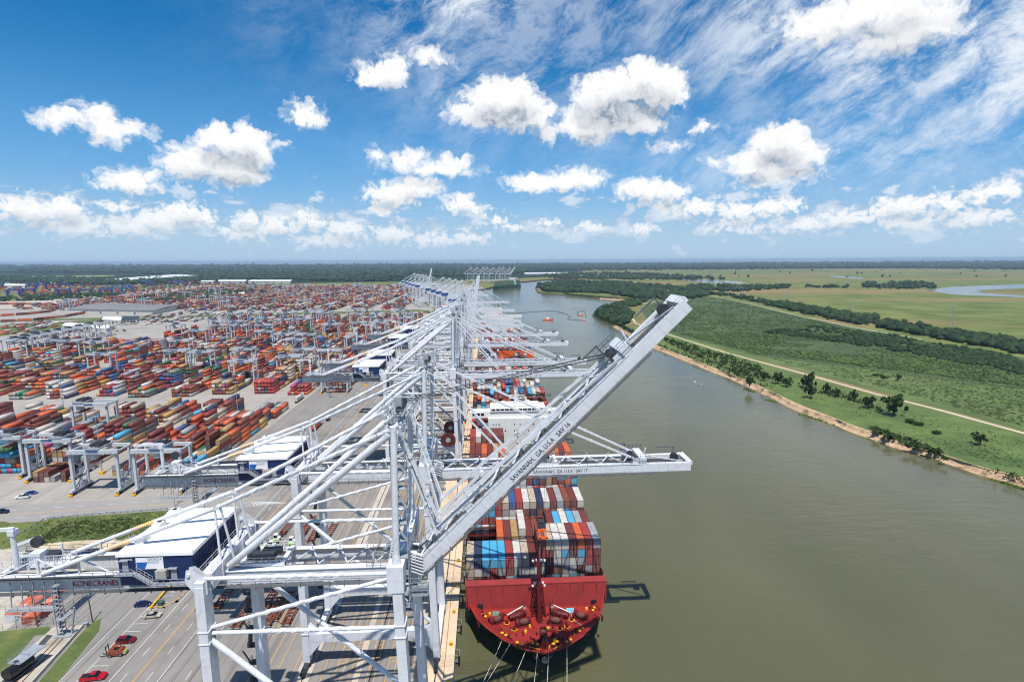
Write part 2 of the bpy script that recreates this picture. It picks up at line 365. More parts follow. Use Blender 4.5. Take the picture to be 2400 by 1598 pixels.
tag(MB().poly([(-2500, -3000), (3000, -3000), (3000, 4500), (-2500, 4500)], ZW).obj('river', WATER), kind='structure')
QX = -9.4
LEFTBANK = [(QX, -3000), (QX, 800), (-60, 1000), (-150, 1400), (-170, 1750), (10, 2100), (64, 2376), (183, 2749), (347, 3035), (540, 3120)]
RIGHTBANK = [(420, -3000), (400, -200), (330, 100), (275, 205), (261, 235), (252, 250), (247, 270), (240, 290), (234, 322), (228, 373), (229, 448), (222, 535), (212, 660), (210, 760), (214, 860), (206, 950), (212, 1050), (250, 1180), (330, 1330), (400, 1440), (330, 1530), (255, 1681), (180, 1833), (205, 2197), (300, 2400), (420, 2650), (540, 2900), (540, 3120)]
def land_mat():
    """open country: woods far off, marsh and fields"""
    m = bpy.data.materials.new('open_country'); m.use_nodes = True; t = m.node_tree; k = NT(t); p = t.nodes['Principled BSDF']
    p.inputs['Roughness'].default_value = 1; p.inputs['Specular IOR Level'].default_value = .1
    v = k.n('ShaderNodeNewGeometry').outputs['Position']
    a = k.noise(k.vm('MULTIPLY', v, (.0011, .0009, .001)), 1., 6, .6); b = k.noise(v, .012, 5, .65); c = k.noise(k.vm('MULTIPLY', v, (.0007, .0032, .001)), 1., 5, .6)
    col = k.mix(k.ramp(b, .3, .7), lin((82, 98, 48))+(1,), lin((118, 124, 72))+(1,))
    col = k.mix(k.ramp(c, .46, .62), col, lin((136, 116, 80))+(1,))
    col = k.mix(k.ramp(a, .55, .68), col, lin((82, 96, 52))+(1,))
    k.put(p.inputs['Base Color'], col)
    bp = k.n('ShaderNodeBump'); bp.inputs['Strength'].default_value = .5; bp.inputs['Distance'].default_value = 1.
    k.put(bp.inputs['Height'], k.noise(v, .4, 3, .6)); k.put(p.inputs['Normal'], bp.outputs[0]); return m
LAND = land_mat()
tag(MB().poly(LEFTBANK+[(540, FAR), (-FAR, FAR), (-FAR, -3000)], -.12).obj('ground', LAND), kind='structure')
INB = []                                     # top edge of the right bank, some metres inland of the waterline
for i, (x, y) in enumerate(RIGHTBANK):
    if i == len(RIGHTBANK)-1: INB.append((x, y)); continue
    a = Vector(RIGHTBANK[max(0, i-1)]); b = Vector(RIGHTBANK[min(len(RIGHTBANK)-1, i+1)]); n = Vector((b.y-a.y, -(b.x-a.x))).normalized()
    INB.append((x+n.x*3.6, y+n.y*3.6))
tag(MB().poly(INB[::-1]+[(FAR, -3000), (FAR, FAR), (540, FAR)], -1.0).obj('terrain', LAND), kind='structure')
# sandy, undercut bank
def bankmesh():
    rs = np.random.default_rng(3); pts = []; 
    for (a, b), (c, d) in zip(zip(RIGHTBANK, INB), zip(RIGHTBANK[1:], INB[1:])):
        L = math.dist(a, c); n = max(1, int(L/4)) if a[1] > 80 and a[1] < 1900 else max(1, int(L/40))
        for i in range(n): t = i/n; pts.append(((a[0]+(c[0]-a[0])*t, a[1]+(c[1]-a[1])*t), (b[0]+(d[0]-b[0])*t, b[1]+(d[1]-b[1])*t)))
    v = []; rows = ((-.4, -4.6), (.0, -4.05), (.3, -3.5), (.55, -3.0), (.8, -1.9), (.98, -1.05), (1.15, -.85), (1.5, -.96))
    for i, (w, q) in enumerate(pts):
        j = .35*math.sin(i*.37)+.3*math.sin(i*.11+1)+rs.normal(0, .22)
        for r, (s, z) in enumerate(rows):
            s2 = s+(j*.45 if 0 < r < 6 else 0)+(rs.normal(0, .05) if 0 < r < 6 else 0)
            v.append((w[0]+(q[0]-w[0])*s2, w[1]+(q[1]-w[1])*s2, z+(rs.normal(0, .22) if 1 < r < 6 else 0)))
    n = len(rows); f = [(i*n+r, i*n+r+1, (i+1)*n+r+1, (i+1)*n+r) for i in range(len(pts)-1) for r in range(n-1)]
    return np.array(v), np.array(f)
bv, bf = bankmesh()
m = M('eroded_sand', (190, 160, 126), .95, .25, .25, bump=.8, bscale=1.5, dirt=((92, 72, 50), .85, .16), coords='World')
mg = M('overgrown_bank', (62, 70, 40), .95, .3, .2, coords='World')
wet = (bv[bf[:, 0], 1] > 880) & ~((bv[bf[:, 0], 1] > 1330) & (bv[bf[:, 0], 1] < 1530) & (bv[bf[:, 0], 0] < 400))
tag(link('riverbank_sand', npmesh('riverbank_sand', bv, bf[:, ::-1], [m, mg], mi=wet.astype(int))), kind='structure')

# quay apron, yard, roads
def sheet(name, x0, x1, y0, y1, z, mat): return tag(MB().add(((x0,y0,z),(x1,y0,z),(x1,y1,z),(x0,y1,z)), ((0,1,2,3),)).obj(name, mat), kind='structure')
tag(MB().box(QX-3, QX, -300, 800, -6, -.02).obj('quay_wall', CONC), kind='structure')
APRON = M('quay_apron_concrete', (206, 184, 156), .85, .12, .1, dirt=((160, 140, 118), .5, .08))
sheet('quay_apron', -20.5, QX, -300, 800, .012, APRON)
sheet('quay_pavement', -141, -20.5, -300, 800, .004, ASPH)
tag(MB().poly([(-141, -300), (-20.5, 800), (-70, 1000), (-160, 1400), (-900, 1450), (-1500, 900), (-1500, 236), (-141, 226)], -.02).obj('yard_pavement', YARDC), kind='structure')
tag(MB().poly([(-180, 1230), (-160, 1400), (-180, 1750), (0, 2080), (-100, 2500), (-1300, 2550), (-1250, 1300)], -.03).obj('far_yard_pavement', YARDC), kind='structure')
# ------------------------------------------------------------------ ship-to-shore cranes (new type)
XL, XW = -17.0, 17.0           # landside / waterside rail in the crane's own frame
LY = 9.75                      # legs either side of the crane's middle
XT = 15.4                      # waterside leg leans in towards its top
def B(fn): return fn
def sts_crane(yc, deg, name, label, boomtext, num=None, detail=2, reel=False, trolley_x=20., spreader_z=None, xc=-31., rz=0.):
    root = empty('gantry_crane', (xc, yc, 0), rz)
    tag(root, label, 'crane', 'tall white gantry cranes along the quay')
    P_ = lambda n, b, m=WHITE, key=None, **k: part(n, root, ('sts', key or n), b, m, **k)
    for sy in (-1, 1):
        y = sy*LY
        def lleg(mb):
            mb.hexa(((-.85,-1.2,1.7),(.85,-1.2,1.7),(.85,1.2,1.7),(-.85,1.2,1.7),(-.75,-1.3,52.6),(.75,-1.3,52.6),(.75,1.3,52.6),(-.75,1.3,52.6)))
            for z in (9.9, 30., 44.4, 42.2): mb.box(-.95,.95,-1.4,1.4,z,z+.14)
        P_('leg', lleg, key='lleg', loc=(XL, y, 0))
        def wleg(mb):
            d = XT-XW
            mb.hexa(((-.9,-1.2,1.7),(.9,-1.2,1.7),(.9,1.2,1.7),(-.9,1.2,1.7),(-.8+d,-1.2,55),(.8+d,-1.2,55),(.8+d,1.2,55),(-.8+d,1.2,55)))
            mb.box(-1.5+d, 1.3+d, -1.35, 1.35, 50.5, 55.2)
            for z, o in ((30., -.9), (44.2, -1.3), (42., -1.25)): mb.box(o-1.0, o+1.0, -1.35, 1.35, z, z+.14)
        P_('leg', wleg, key='wleg', loc=(XW, y, 0))
        def lug(mb):
            for q in (-.5, .5): mb.add(((-2.6,q,53.2),(-2.2,q,55.4),(-1.2,q,55.6),(1.0,q,53.6),(1.0,q,51.0),(-.6,q,50.4)), ((0,1,2,3,4,5),))
            mb.tube((-1.85,-.75,54.6),(-1.85,.75,54.6),.32,10); mb.box(-.75,.75,-1.2,1.2,52.6,53.4)
        P_('leg_head', lug, loc=(XL, y, 0))
        def tie(mb):
            mb.hexa(((XL+.8,-1,7.5),(XW-.8,-1,7.5),(XW-.8,1,7.5),(XL+.8,1,7.5),(XL+.8,-1,9.8),(XW-.8,-1,9.8),(XW-.8,1,9.8),(XL+.8,1,9.8)))
            for s in (-1, 1):
                x = s*(17-.8); mb.add(((x,-.95,7.5),(x-s*3.4,-.95,7.5),(x,-.95,3.4),(x,.95,7.5),(x-s*3.4,.95,7.5),(x,.95,3.4)), ((0,1,2),(3,5,4),(1,4,5,2),(0,3,4,1),(0,2,5,3)))
                mb.add(((x,-.95,9.8),(x-s*2.2,-.95,9.8),(x,-.95,12),(x,.95,9.8),(x-s*2.2,.95,9.8),(x,.95,12)), ((0,2,1),(3,4,5),(1,2,5,4)))
        P_('portal_beam', tie, loc=(0, y, 0))
        def toptube(mb): p, q = (XL+.4,0,53.5), (XT-1.3,0,53.4); mb.tube(p,q,.34,12); mb.strake(p,q,.34,2.2,.075,3,.22,.78)
        P_('tie_tube', toptube, loc=(0, y, 0), smooth=False)
        def midtube(mb): p, q = (XL+.7,0,43.5), (15.0,0,43.3); mb.tube(p,q,.34,12); mb.strake(p,q,.34,2.2,.075,3,.3,.8)
        P_('tie_tube', midtube, key='mid', loc=(0, y, 0))
        def diagu(mb): p, q = (XL+.7,0,44.5), (XT-1.6,0,52.4); mb.tube(p,q,.32,12); mb.strake(p,q,.32,2.2,.075,3,.25,.8)
        P_('brace_tube', diagu, loc=(0, y, 0))
        def diagl(mb): p, q = (XL+.5,0,42.3), (XW-1.,0,11.2); mb.tube(p,q,.5,12); mb.strake(p,q,.5,2.,.1,2,.3,.75)
        P_('brace_tube', diagl, key='low', loc=(0, y, 0))
        def pyl(mb): mb.tube((0,0,55.2),(.35,0,79.3),.56,14); mb.tube((0,0,55.2),(0,0,57),.8,14,.56)
        P_('pylon_column', pyl, loc=(XT, y, 0), smooth=False)
        def strut(mb): mb.tube((XT-.3,0,78.0),(-15.4,-y*.62,52.2),.6,12); mb.strake((XT-.3,0,78.0),(-15.4,-y*.62,52.2),.55,2.2,.1,2,.2,.8)
        P_('pylon_strut', strut, key=('strut', sy), loc=(0, y, 0))
        def bstay(mb):
            a, b, c = Vector((XT-.4,0,78.6)), Vector((-16.6,-y*.645,63.2)), Vector((-47.8,-y*.645,51.6))
            mb.tube(a,b,.36,10); mb.tube(b+(c-b)*.02,c,.4,10); mb.strake(a,b,.36,2.5,.07,3,.15,.85)
            mb.tube(b-(0,.5,0) if False else b+Vector((0,-.5,0)), b+Vector((0,.5,0)), .42, 10)
            mb.bar(b+Vector((-.6,0,-.2)), (-16.4,-y*.645-.9,53.), .3, .3); mb.bar(b+Vector((.4,0,0)), (-15.,-y*.645+.9,53.), .3, .3)
        P_('backstay', bstay, key=('bstay', sy), loc=(0, y, 0))
        def spring(mb):
            b, c = Vector((-16.6,-y*.645,63.2)), Vector((-47.8,-y*.645,51.6))
            for i in range(12):
                p = b.lerp(c, .50+i*.0115); mb.tube(p, p+(c-b).normalized()*.17, .43, 12)
        P_('coil_damper', spring, YELLOW, key=('spring', sy), loc=(0, y, 0))
        def sill(mb): mb.box(-.75,.75,-10.5,10.5,2.0,3.6) if sy else 0
        P_('sill_beam', sill, loc=(sy*17., 0, 0))
        for sx in (-1, 1):
            def bogie(mb):
                mb.box(-.5,.5,-5.2,5.2,1.2,1.9)
                for u in (-2.7, 2.7): mb.box(-.42,.42,u-2.2,u+2.2,.7,1.3)
                for i in range(8):
                    u = -4.2+i*1.2; mb.tube((-.35,u,.42),(.35,u,.42),.4,10)
            P_('bogie', bogie, DKGREY, loc=(sx*17., y, 0))
    def crossl(mb):
        mb.box(-1.0,1.0,-8.4,8.4,50.6,53.5)
        for y in (-5.,-1.,3.,6.5): mb.box(-1.15,1.15,y,y+.15,50.6,53.6)
        for x in (-1.,1.): mb.rail((x,-8.4,53.5),(x,8.4,53.5))
    P_('cross_beam', crossl, loc=(XL, 0, 0))
    def crossw(mb): mb.box(-.9,.9,-8.5,8.5,51.6,54.2)
    P_('cross_beam', crossw, key='crossw', loc=(XT, 0, 0))
    def crossp(mb): mb.box(-.7,.7,-9.2,9.2,76.3,77.8)
    P_('cross_beam', crossp, key='crossp', loc=(XT+.2, 0, 0))
    def head(mb):
        [mb.box(-2.8+i*.7,-2.45+i*.7,-4.,4.4,79.2,79.3) for i in range(8)]
        rq = random.Random(3)
        for i in range(46): x, y, z, a = rq.uniform(-3, 2.2), rq.uniform(-9.6, 9.6), rq.uniform(77.2, 80.6), rq.uniform(.2, .6); mb.box(x, x+a, y, y+a, z, z+a*.8)
        for y in (-9., 9.): mb.rail((-2.4,y-1.2,77.4),(2.2,y-1.2,77.4)); mb.rail((-2.4,y+1.2,77.4),(2.2,y+1.2,77.4)); mb.rail((-2.4,y-1.2,77.4),(-2.4,y+1.2,77.4)); mb.rail((2.2,y-1.2,77.4),(2.2,y+1.2,77.4))
        for y in (-4.2, 4.6): mb.rail((-3.2,y,79.4),(2.6,y,79.4))
        for x in (-3.2, 2.6): mb.rail((x,-4.2,79.4),(x,4.6,79.4))
        mb.tube((-1,-1.5,82.),( 3.,-1.5,82.),.12); mb.box(-.6,.6,-2.2,-.8,79.4,82.2)
    P_('head_platform', head, GREY, loc=(XT, 0, 0))
    def sheaves(mb):
        for y in (-2.6,-1.2,.4,1.8,3.2): mb.tube((0,y,80.1),(0,y+.3,80.1),.6,14)
        mb.box(-.5,.5,-3,3.7,79.4,80.2)
    P_('sheave_block', sheaves, DKGREY, loc=(XT+.2, 0, 0))
    def stairs(mb):                       # stair tower between the pylon columns and down the waterside leg
        n = 0
        for z in np.arange(46, 77, 3.1):
            mb.box(-1.2,1.2,-.9,.9,z,z+.1); s = 1 if n % 2 else -1; n += 1
            mb.bar((-1.0*s,-.4,z),(1.0*s,-.4,z+3.1),.7,.12)
            for q in (-1.2, 1.2): mb.rail((q,-.9,z),(q,.9,z),1.1,1.8,.07)
        for a in (-1.2, 1.2):
            for b in (-.9, .9): mb.bar((a,b,46),(a,b,77),.12,.12)
    P_('stair_tower', stairs, GREY, loc=(XT+.6, -7.6, 0))
    def stairl(mb):                       # zigzag stairs on the far landside leg
        for i, z in enumerate(np.arange(6, 46, 4.)):
            mb.box(-2.6,-.9,-.7,.9,z,z+.12); mb.bar((-2.2,-.4,z),(-2.2+(.9 if i % 2 else -.9),-1.7,z+4),.8,.15); mb.rail((-2.6,-.7,z),(-2.6,.9,z),1.1,1.6,.08); mb.rail((-2.6,-.7,z),(-.9,-.7,z),1.1,1.7,.08)
    P_('leg_stairs', stairl, DKGREY, loc=(XL, LY, 0))
    # main girders from the back end to the hinge
    GX0, GX1, GZ0, GZ1 = -57.4, 18.2, 48.7, 51.1
    for sy in (-1, 1):
        y = sy*3.35
        def gird(mb):
            mb.box(GX0,GX1,-.55,.55,GZ0,GZ1)
            for x in np.arange(GX0+4, -33.5, 4.2): mb.box(x,x+.1,-.62,.62,GZ0,GZ1+.05)
            mb.box(GX0,GX1,-.75,.75,GZ1,GZ1+.12)
        P_('main_girder', gird, loc=(0, y, 0))
        def walk(mb):
            mb.box(GX0,GX1,-1.0,0,48.5,48.6)
            for x in np.arange(GX0, GX1, 2.6): mb.box(x,x+.12,-1.0,.1,48.2,48.5)
            mb.rail((GX0,-1.0,48.6),(GX1,-1.0,48.6),1.1,2.6,.06)
            mb.box(GX0,-33.8,-1.1,-.1,51.2,51.3); mb.rail((GX0,-1.1,51.3),(-33.8,-1.1,51.3),1.1,2.2,.06); mb.tube((GX0,-.8,51.6),(-30,-.8,51.6),.16)
        o = P_('walkway', walk, DKWALK, loc=(0, y+sy*.62, 0)); 
        if sy > 0: o.scale = (1, -1, 1)
    def lace(mb):
        for x in np.arange(-26, 14, 5.2):
            mb.bar((x,-2.7,51.4),(x+2.6,2.7,51.4),.22,.22); mb.bar((x+2.6,2.7,51.4),(x+5.2,-2.7,51.4),.22,.22); mb.bar((x+2.6,2.2,51.3),(x+2.6,2.2,52.6),.2,.2)
        for x in (-56.8,-36.,-30.,16.5): mb.box(x,x+.9,-3,3,49.4,50.9)
        for x in (-49.,-42.): mb.bar((x,-2.8,51.3),(x,-2.8,54.),.3,.3); mb.bar((x,2.8,51.3),(x,2.8,54.),.3,.3); mb.bar((x,-2.8,54.),(x-6,-2.8,51.3),.22,.22); mb.bar((x,-2.8,54.),(x+5,-2.8,51.3),.22,.22)
    P_('girder_bracing', lace)
    def rails(mb):
        for s in (-1, 1): mb.box(GX0,GX1,s*2.55-.08,s*2.55+.08,51.0,51.35)
    P_('trolley_rail', rails, RAILM)
    def catw(mb):                         # hanging platform and ladder cage under the back end
        mb.box(-49.5,-41.5,-6.2,-4.8,46.2,46.35); mb.box(-41.5,-40,-6.2,4.5,44.3,44.45)
        for x in np.arange(-49.5,-41,1.9): mb.bar((x,-5.0,46.3),(x,-4.6,50.8),.14,.14)
        mb.rail((-49.5,-6.2,46.3),(-41.5,-6.2,46.3)); mb.rail((-41.5,-6.2,44.4),(-41.5,4.5,44.4)); mb.rail((-40,-6.2,44.4),(-40,4.5,44.4))
        for z in np.arange(41.5, 50.5, .8): mb.box(-41.9,-41.0,-5.6,-4.8,z,z+.07)
        for q in (-41.9,-41.0): mb.bar((q,-5.6,41),(q,-5.6,50.6),.1,.1); mb.bar((q,-4.8,41),(q,-4.8,50.6),.1,.1)
        mb.box(-42.5,-39.6,-6.,-4.,40.9,41.05); mb.bar((-40,-5,41),(-39,-5,46),.25,.25)
    P_('hanging_platform', catw, GREY, loc=(-3.0, 0, 0))
    def jib(mb):
        mb.cyl((-54.5,-.6,51.),.42,7.,12); mb.box(-55.0,-53.9,-1.1,.2,57.6,58.6); mb.bar((-54.,-.6,58.8),(-60.5,-2.,59.),.5,.6)
        for x in np.arange(-53.,-46.,1.4):
            mb.rail((x,1.2,51.2),(x+1.,-2.4,53.),1.1,1.,.08)
        mb.box(-53.,-46.5,-.6,2.6,51.2,51.4); mb.box(-53.,-51,.2,2.2,51.4,53.4)
        for y in (-2.6,-.6,1.2,2.8): mb.rail((-57,y,51.2),(-46.5,y,51.2),1.2,1.5,.08)
    P_('service_crane', jib, WHITE)
    def jibd(mb): mb.tube((-53.,2.,54.6),(-53.,2.9,54.6),1.,14); mb.box(-52,-49,1.4,3.,51.4,52.6)
    P_('winch', jibd, DKGREY)
    # machinery house
    hx0, hx1, hy0, hy1, hz0, hz1 = -32.7, -20.2, -6.25, 10.5, 50.6, 56.0
    def house(mb):
        mb.box(hx0,hx1,hy0,hy1,hz0,hz1)
        for x in np.arange(hx0+.25,hx1,.5): mb.box(x,x+.2,hy0-.06,hy1+.06,hz0+.05,hz1-.02)
        for y in np.arange(hy0+.25,hy1,.5): mb.box(hx0-.06,hx1+.06,y,y+.2,hz0+.05,hz1-.02)
    h = P_('machinery_house', house, NAVY)
    def hroof(mb):
        mb.hexa(((hx0-.25,hy0-.25,hz1),(hx1+.25,hy0-.25,hz1),(hx1+.25,hy1+.25,hz1),(hx0-.25,hy1+.25,hz1),(hx0-.2,hy0-.2,hz1+.55),(hx1+.2,hy0-.2,hz1+.55),(hx1+.2,hy1+.2,hz1+.55),(hx0-.2,hy1+.2,hz1+.55)))
        for (x, y) in ((-31.6,-3.4),(-31.6,1.6),(-31.6,6.6)):
            mb.box(x,x+1.5,y,y+2.1,hz1+.5,hz1+1.7)
        for x in np.arange(hx0,hx1+.1,2.1): mb.box(x,x+.07,hy0-.1,hy0-.03,hz1+.5,hz1+.95)
        mb.bar((hx0,hy0-.06,hz1+.9),(hx1,hy0-.06,hz1+.9),.04,.04)
    part('roof', h, ('sts', 'hroof'), hroof, ROOFW)
    def vents(mb):
        for (x, y) in ((-31.6,-3.4),(-31.6,1.6),(-31.6,6.6)): mb.cyl((x+.75,y+1.4,hz1+1.7),.45,.06,14)
    part('vent', h, ('sts', 'vents'), vents, BLACK)
    for dx_, dz_ in ((1.2, 2.6), (9.2, .9)):
        part('door', h, ('sts', 'hdoor'), lambda mb: (mb.box(-.5,.5,-.12,.02,0,2.0), mb.box(-.8,.7,-.5,.02,2.1,2.25)), GREY, loc=(hx0+dx_, hy0-.06, hz0+dz_))
    part('cooling_unit', h, ('sts', 'ac'), lambda mb: mb.box(-.9,.9,-.9,0,-.6,.8), M('beige_metal', (160, 156, 146), .6), loc=(hx0+7.4, hy0-.06, hz0+2.2))
    if detail > 1:
        sg = part('sign', h, ('sts', 'sign'), lambda mb: mb.box(3.0,7.6,-.05,0,3.0,5.15), WHITE_L, loc=(hx0, hy0-.08, hz0))
        def swoosh(mb): mb.add(((3.1,-.07,3.05),(4.4,-.07,3.05),(5.0,-.07,4.3),(3.1,-.07,4.3)), ((0,1,2,3),))
        part('sign_wave', sg, ('sts', 'swoosh'), swoosh, M('sign_blue', (28, 98, 176), .5, .05))
        text('GEORGIA\n PORTS', sg, (4.9, -.07, 4.05), 2.5, GREY_L)
        text('KONECRANES', h, (hx0+.5, hy0-.1, hz0+4.7), 1.9, WHITE_L, height=.24)
    def hstair(mb):
        mb.box(-.2,3.0,-1.1,0,2.4,2.5); mb.rail((-.2,-1.1,2.5),(3.0,-1.1,2.5),1.1,1.1,.07)
        mb.bar((3.0,-.55,2.45),(5.6,-.55,.5),1.,.15); mb.rail((3.0,-1.1,2.4),(5.6,-1.1,.5),1.1,.9,.07); mb.rail((3.0,-.1,2.4),(5.6,-.1,.5),1.1,.9,.07)
        mb.box(5.6,12.6,-1.1,0,.4,.5); mb.rail((5.6,-1.1,.5),(12.6,-1.1,.5),1.1,1.2,.07)
    part('stairs', h, ('sts', 'hstair'), hstair, GREY, loc=(hx0, hy0-.1, hz0))
    g0 = [c for c in root.children if c.name.startswith('main_girder')][0]
    if detail > 0: text('KONECRANES', g0, (-42.6, -.66, 49.3), 7.8, RED_L, height=1.05)
    # boom
    L = 68.4
    bm = part('boom', root, ('sts', 'boom'), lambda mb: [
        (mb.box(0,L,s*3.35-.55,s*3.35+.55,-1.05,1.15), mb.box(0,L-13.4,s*3.35-.75-.1*s,s*3.35+.75-.1*s,1.15,1.27)) for s in (-1, 1)] and [
        mb.box(L-.9,L+.7,-3.2,4.0,.35,1.25), mb.box(L-1,L,-2.9,2.9,-.9,.3), mb.box(54.2,56.2,-3.9,3.9,1.2,2.9), mb.box(.3,1.2,-2.9,2.9,-.6,.7)]
        and None, WHITE, loc=(18.0, 0, 49.9), rot=(0, -R(deg), 0))
    def blace(mb):
        x = 2.
        while x < 52:
            mb.bar((x,-2.7,1.3),(x+3,2.7,1.3),.26,.26); mb.bar((x+3,2.7,1.3),(x+6,-2.7,1.3),.26,.26); mb.bar((x+3,2.3,1.2),(x+3,2.3,2.5),.2,.2); x += 6
        mb.bar((57,2.6,1.2),(66.5,-2.6,1.2),.3,.3); mb.bar((57,2.2,1.2),(57.6,2.2,3.6),.3,.3)
        for s in (-1, 1):
            for q in (52.5, 14.5): mb.box(q,q+1.6,s*3.35-.25,s*3.35+.25,1.2,2.6)
    part('bracing', bm, ('sts', 'blace'), blace, WHITE)
    def bwalk(mb):
        for s in (-1, 1):
            mb.box(0,58,s*3.9-.0,s*3.9+s*.95,-1.35,-1.25) if s > 0 else mb.box(0,58,-4.85,-3.9,-1.35,-1.25)
            for x in np.arange(0,58,2.6): mb.box(x,x+.12,min(s*3.9,s*4.85),max(s*3.9,s*4.85),-1.55,-1.35)
            mb.rail((0,s*4.8,-1.3),(58,s*4.8,-1.3),.55,2.6,.06)
            mb.rail((0,s*4.0,1.25),(L,s*4.0,1.25),1.0,2.4,.055)
        for y in (-4.,4.): mb.rail((52.,y,3.),(57.,y,3.),1.,1.2,.07)
        mb.box(51,52.6,1.6,4.6,2.4,2.55); mb.rail((51,4.6,2.5),(57,4.6,2.5),1.3,1.2,.09); mb.box(48.6,52.4,4.5,5.1,4.,4.25); mb.bar((52.2,4.8,2.6),(52.4,4.8,4.2),.2,.2)
        mb.box(61.5,66.5,4.4,4.9,2.7,2.95); mb.bar((66.4,4.6,1.3),(66.4,4.6,2.9),.25,.25)
    part('walkway', bm, ('sts', 'bwalk'), bwalk, DKWALK)
    def bshe(mb):
        for y in (-2.2,-1.1,.3,1.4): mb.tube((53.,y,2.3),(53.,y+.4,2.3),.8,14)
        for y in (.8, 1.6): mb.tube((65.6,y,1.),(65.6,y+.4,1.),1.1,16)
    part('sheaves', bm, ('sts', 'bshe'), bshe, DKGREY)
    part('trolley_rail', bm, ('sts', 'brail'), lambda mb: [mb.box(0,L-3,s*2.55-.08,s*2.55+.08,-.2,.15) for s in (-1, 1)], RAILM)
    if boomtext: text(boomtext, bm, (25.4 if deg < 10 else 24.4, -3.92, -.55), 14.6, NAVY_L, height=.95)
    # forestays: apex to boom, folded when the boom is up
    c, s_ = math.cos(R(deg)), math.sin(R(deg))
    bp = lambda u, w: Vector((18.0+u*c-w*s_, 0, 49.9+u*s_+w*c))
    for sy in (-1, 1):
        for u, w, f in ((55.2, 1.6, .5), (19.5, 2.6, .5)):
            a = Vector((XT+.6, sy*7.4, 78.4 if u > 30 else 77.4)); b = bp(u, w); b.y = sy*3.35
            mb = MB(); Lf = math.hypot(55.2+2.6, 28) if u > 30 else math.hypot(19.5+2.6, 26)
            if deg < 10:
                mb.bar(a, b, .42, .5)
                for t in (.25, .5, .75): q = a.lerp(b, t); mb.tube(q+Vector((0,-.3,0)), q+Vector((0,.3,0)), .36, 10)
            else:
                d = (b-a).length; hh = math.sqrt(max(0, (Lf/2)**2-(d/2)**2)); mid = (a+b)/2
                nrm = Vector((b.z-a.z, 0, -(b.x-a.x))).normalized(); nrm = nrm if nrm.z < 0 else -nrm
                e = mid+nrm*hh*(.94 if u > 30 else .9); e = e+(a-e).normalized()*0
                if deg < 60 and u > 30: e = Vector((22.2, sy*4.2, 60.2))
                if deg < 60 and u < 30: e = Vector((21.6, sy*3.5, 57.6))
                for o in (-.22, .22):
                    mb.bar(a+Vector((0,o,0)), e+Vector((0,o,0)), .16, .55); mb.bar(e+Vector((0,o,0)), b+Vector((0,o,0)), .16, .5)
                mb.tube(e+Vector((0,-.5,0)), e+Vector((0,.5,0)), .45, 12); mb.tube(b+Vector((0,-.5,0)), b+Vector((0,.5,0)), .5, 12)
                for t in (.3, .7): q = a.lerp(e, t); mb.tube(q+Vector((0,-.4,0)), q+Vector((0,.4,0)), .4, 10)
            mb.obj('forestay', WHITE, root)
    if deg > 10 and detail > 0:
        mb = MB()
        for y0, y1, uu in ((-1.4,-2.,53.2),(-.2,-.9,53.),(.8,.5,53.2),(2.,1.6,53.)):
            b = bp(uu, 2.4); b.y = y1; mb.bar((XT+.8, y0, 81), b, .1, .1)
        mb.obj('hoist_rope', DKGREY, root)
    def rack(mb):
        for i in range(7): mb.bar((13.2+i*.1,-4.6,52.2+i*.55),(19.2,-4.6+.2,49.6+i*.62),.5,.16)
        mb.bar((13.,-4.6,51.8),(13.8,-4.6,56.),.25,.25)
    P_('cable_rack', rack, WHITE)
    def hingeclutter(mb):
        rs = random.Random(4)
        for i in range(34):
            x, y, z = rs.uniform(11.5, 20), rs.uniform(-4.4, 4.4), rs.uniform(50.8, 53.4); a = rs.uniform(.25, .9)
            mb.box(x,x+a,y,y+a*.8,z,z+a*.6)
        for y in (-4.,-1.,2.,4.): mb.rail((9,y,51.3),(19,y,51.3),1.2,1.2,.08)
        for x in (10., 14., 18.): mb.rail((x,-4.2,51.3),(x,4.2,51.3),1.2,1.2,.08)
        for z in (47.6, 46.): mb.box(16.5,20,-5.4,-4.,z,z+.1); mb.rail((16.5,-5.4,z),(20,-5.4,z),1.1,1.,.07)
    P_('hinge_platform', hingeclutter, GREY)
    # trolley with cab
    tr = part('trolley', root, ('sts', 'trolley'), lambda mb: (mb.box(-4,4,-2.9,-2.3,51.3,51.9), mb.box(-4,4,2.3,2.9,51.3,51.9), mb.box(-4,-3.2,-2.8,2.8,51.4,52.2), mb.box(3.2,4,-2.8,2.8,51.4,52.2), mb.rail((-4,-2.9,51.9),(4,-2.9,51.9),1.1,1.3,.08), mb.rail((-4,2.9,51.9),(4,2.9,51.9),1.1,1.3,.08)) and None, WHITE, loc=(trolley_x, 0, 0))
    part('machinery', tr, ('sts', 'tmach'), lambda mb: [mb.box(-2.2,1.6,-1.6,-.4,51.8,53.), mb.box(-1.2,2.2,.3,1.5,51.8,52.8), mb.tube((-2.6,-1.4,52.4),(-2.6,1.4,52.4),.7,12)], DKGREY)
    part('operator_cab', tr, ('sts', 'cab'), lambda mb: mb.box(4.4,7.2,-1.3,1.3,46.4,48.9), M('cab_white', (214, 216, 218), .4))
    if spreader_z is not None:
        mb = MB(); x = trolley_x
        for a in (-1.2, 1.2):
            for b in (-2., 2.): mb.bar((x+a, b, 51.4), (x+a*.8, b*1.1, spreader_z+1.6), .07, .07)
        mb.obj('hoist_rope', DKGREY, root)
        sp = MB().box(-1.1,1.1,-1.4,1.4,1.0,1.8).box(-.9,.9,-.9,.9,1.8,2.6).obj('head_block', DKGREY, root, (x, 0, spreader_z))
        mb = MB()
        for a in (-.9, .9): mb.box(a-.16,a+.16,-6.,6.,.3,.8)
        for y in (-6.,-2.,1.6,5.6): mb.box(-1.2,1.2,y,y+.4,.25,.85)
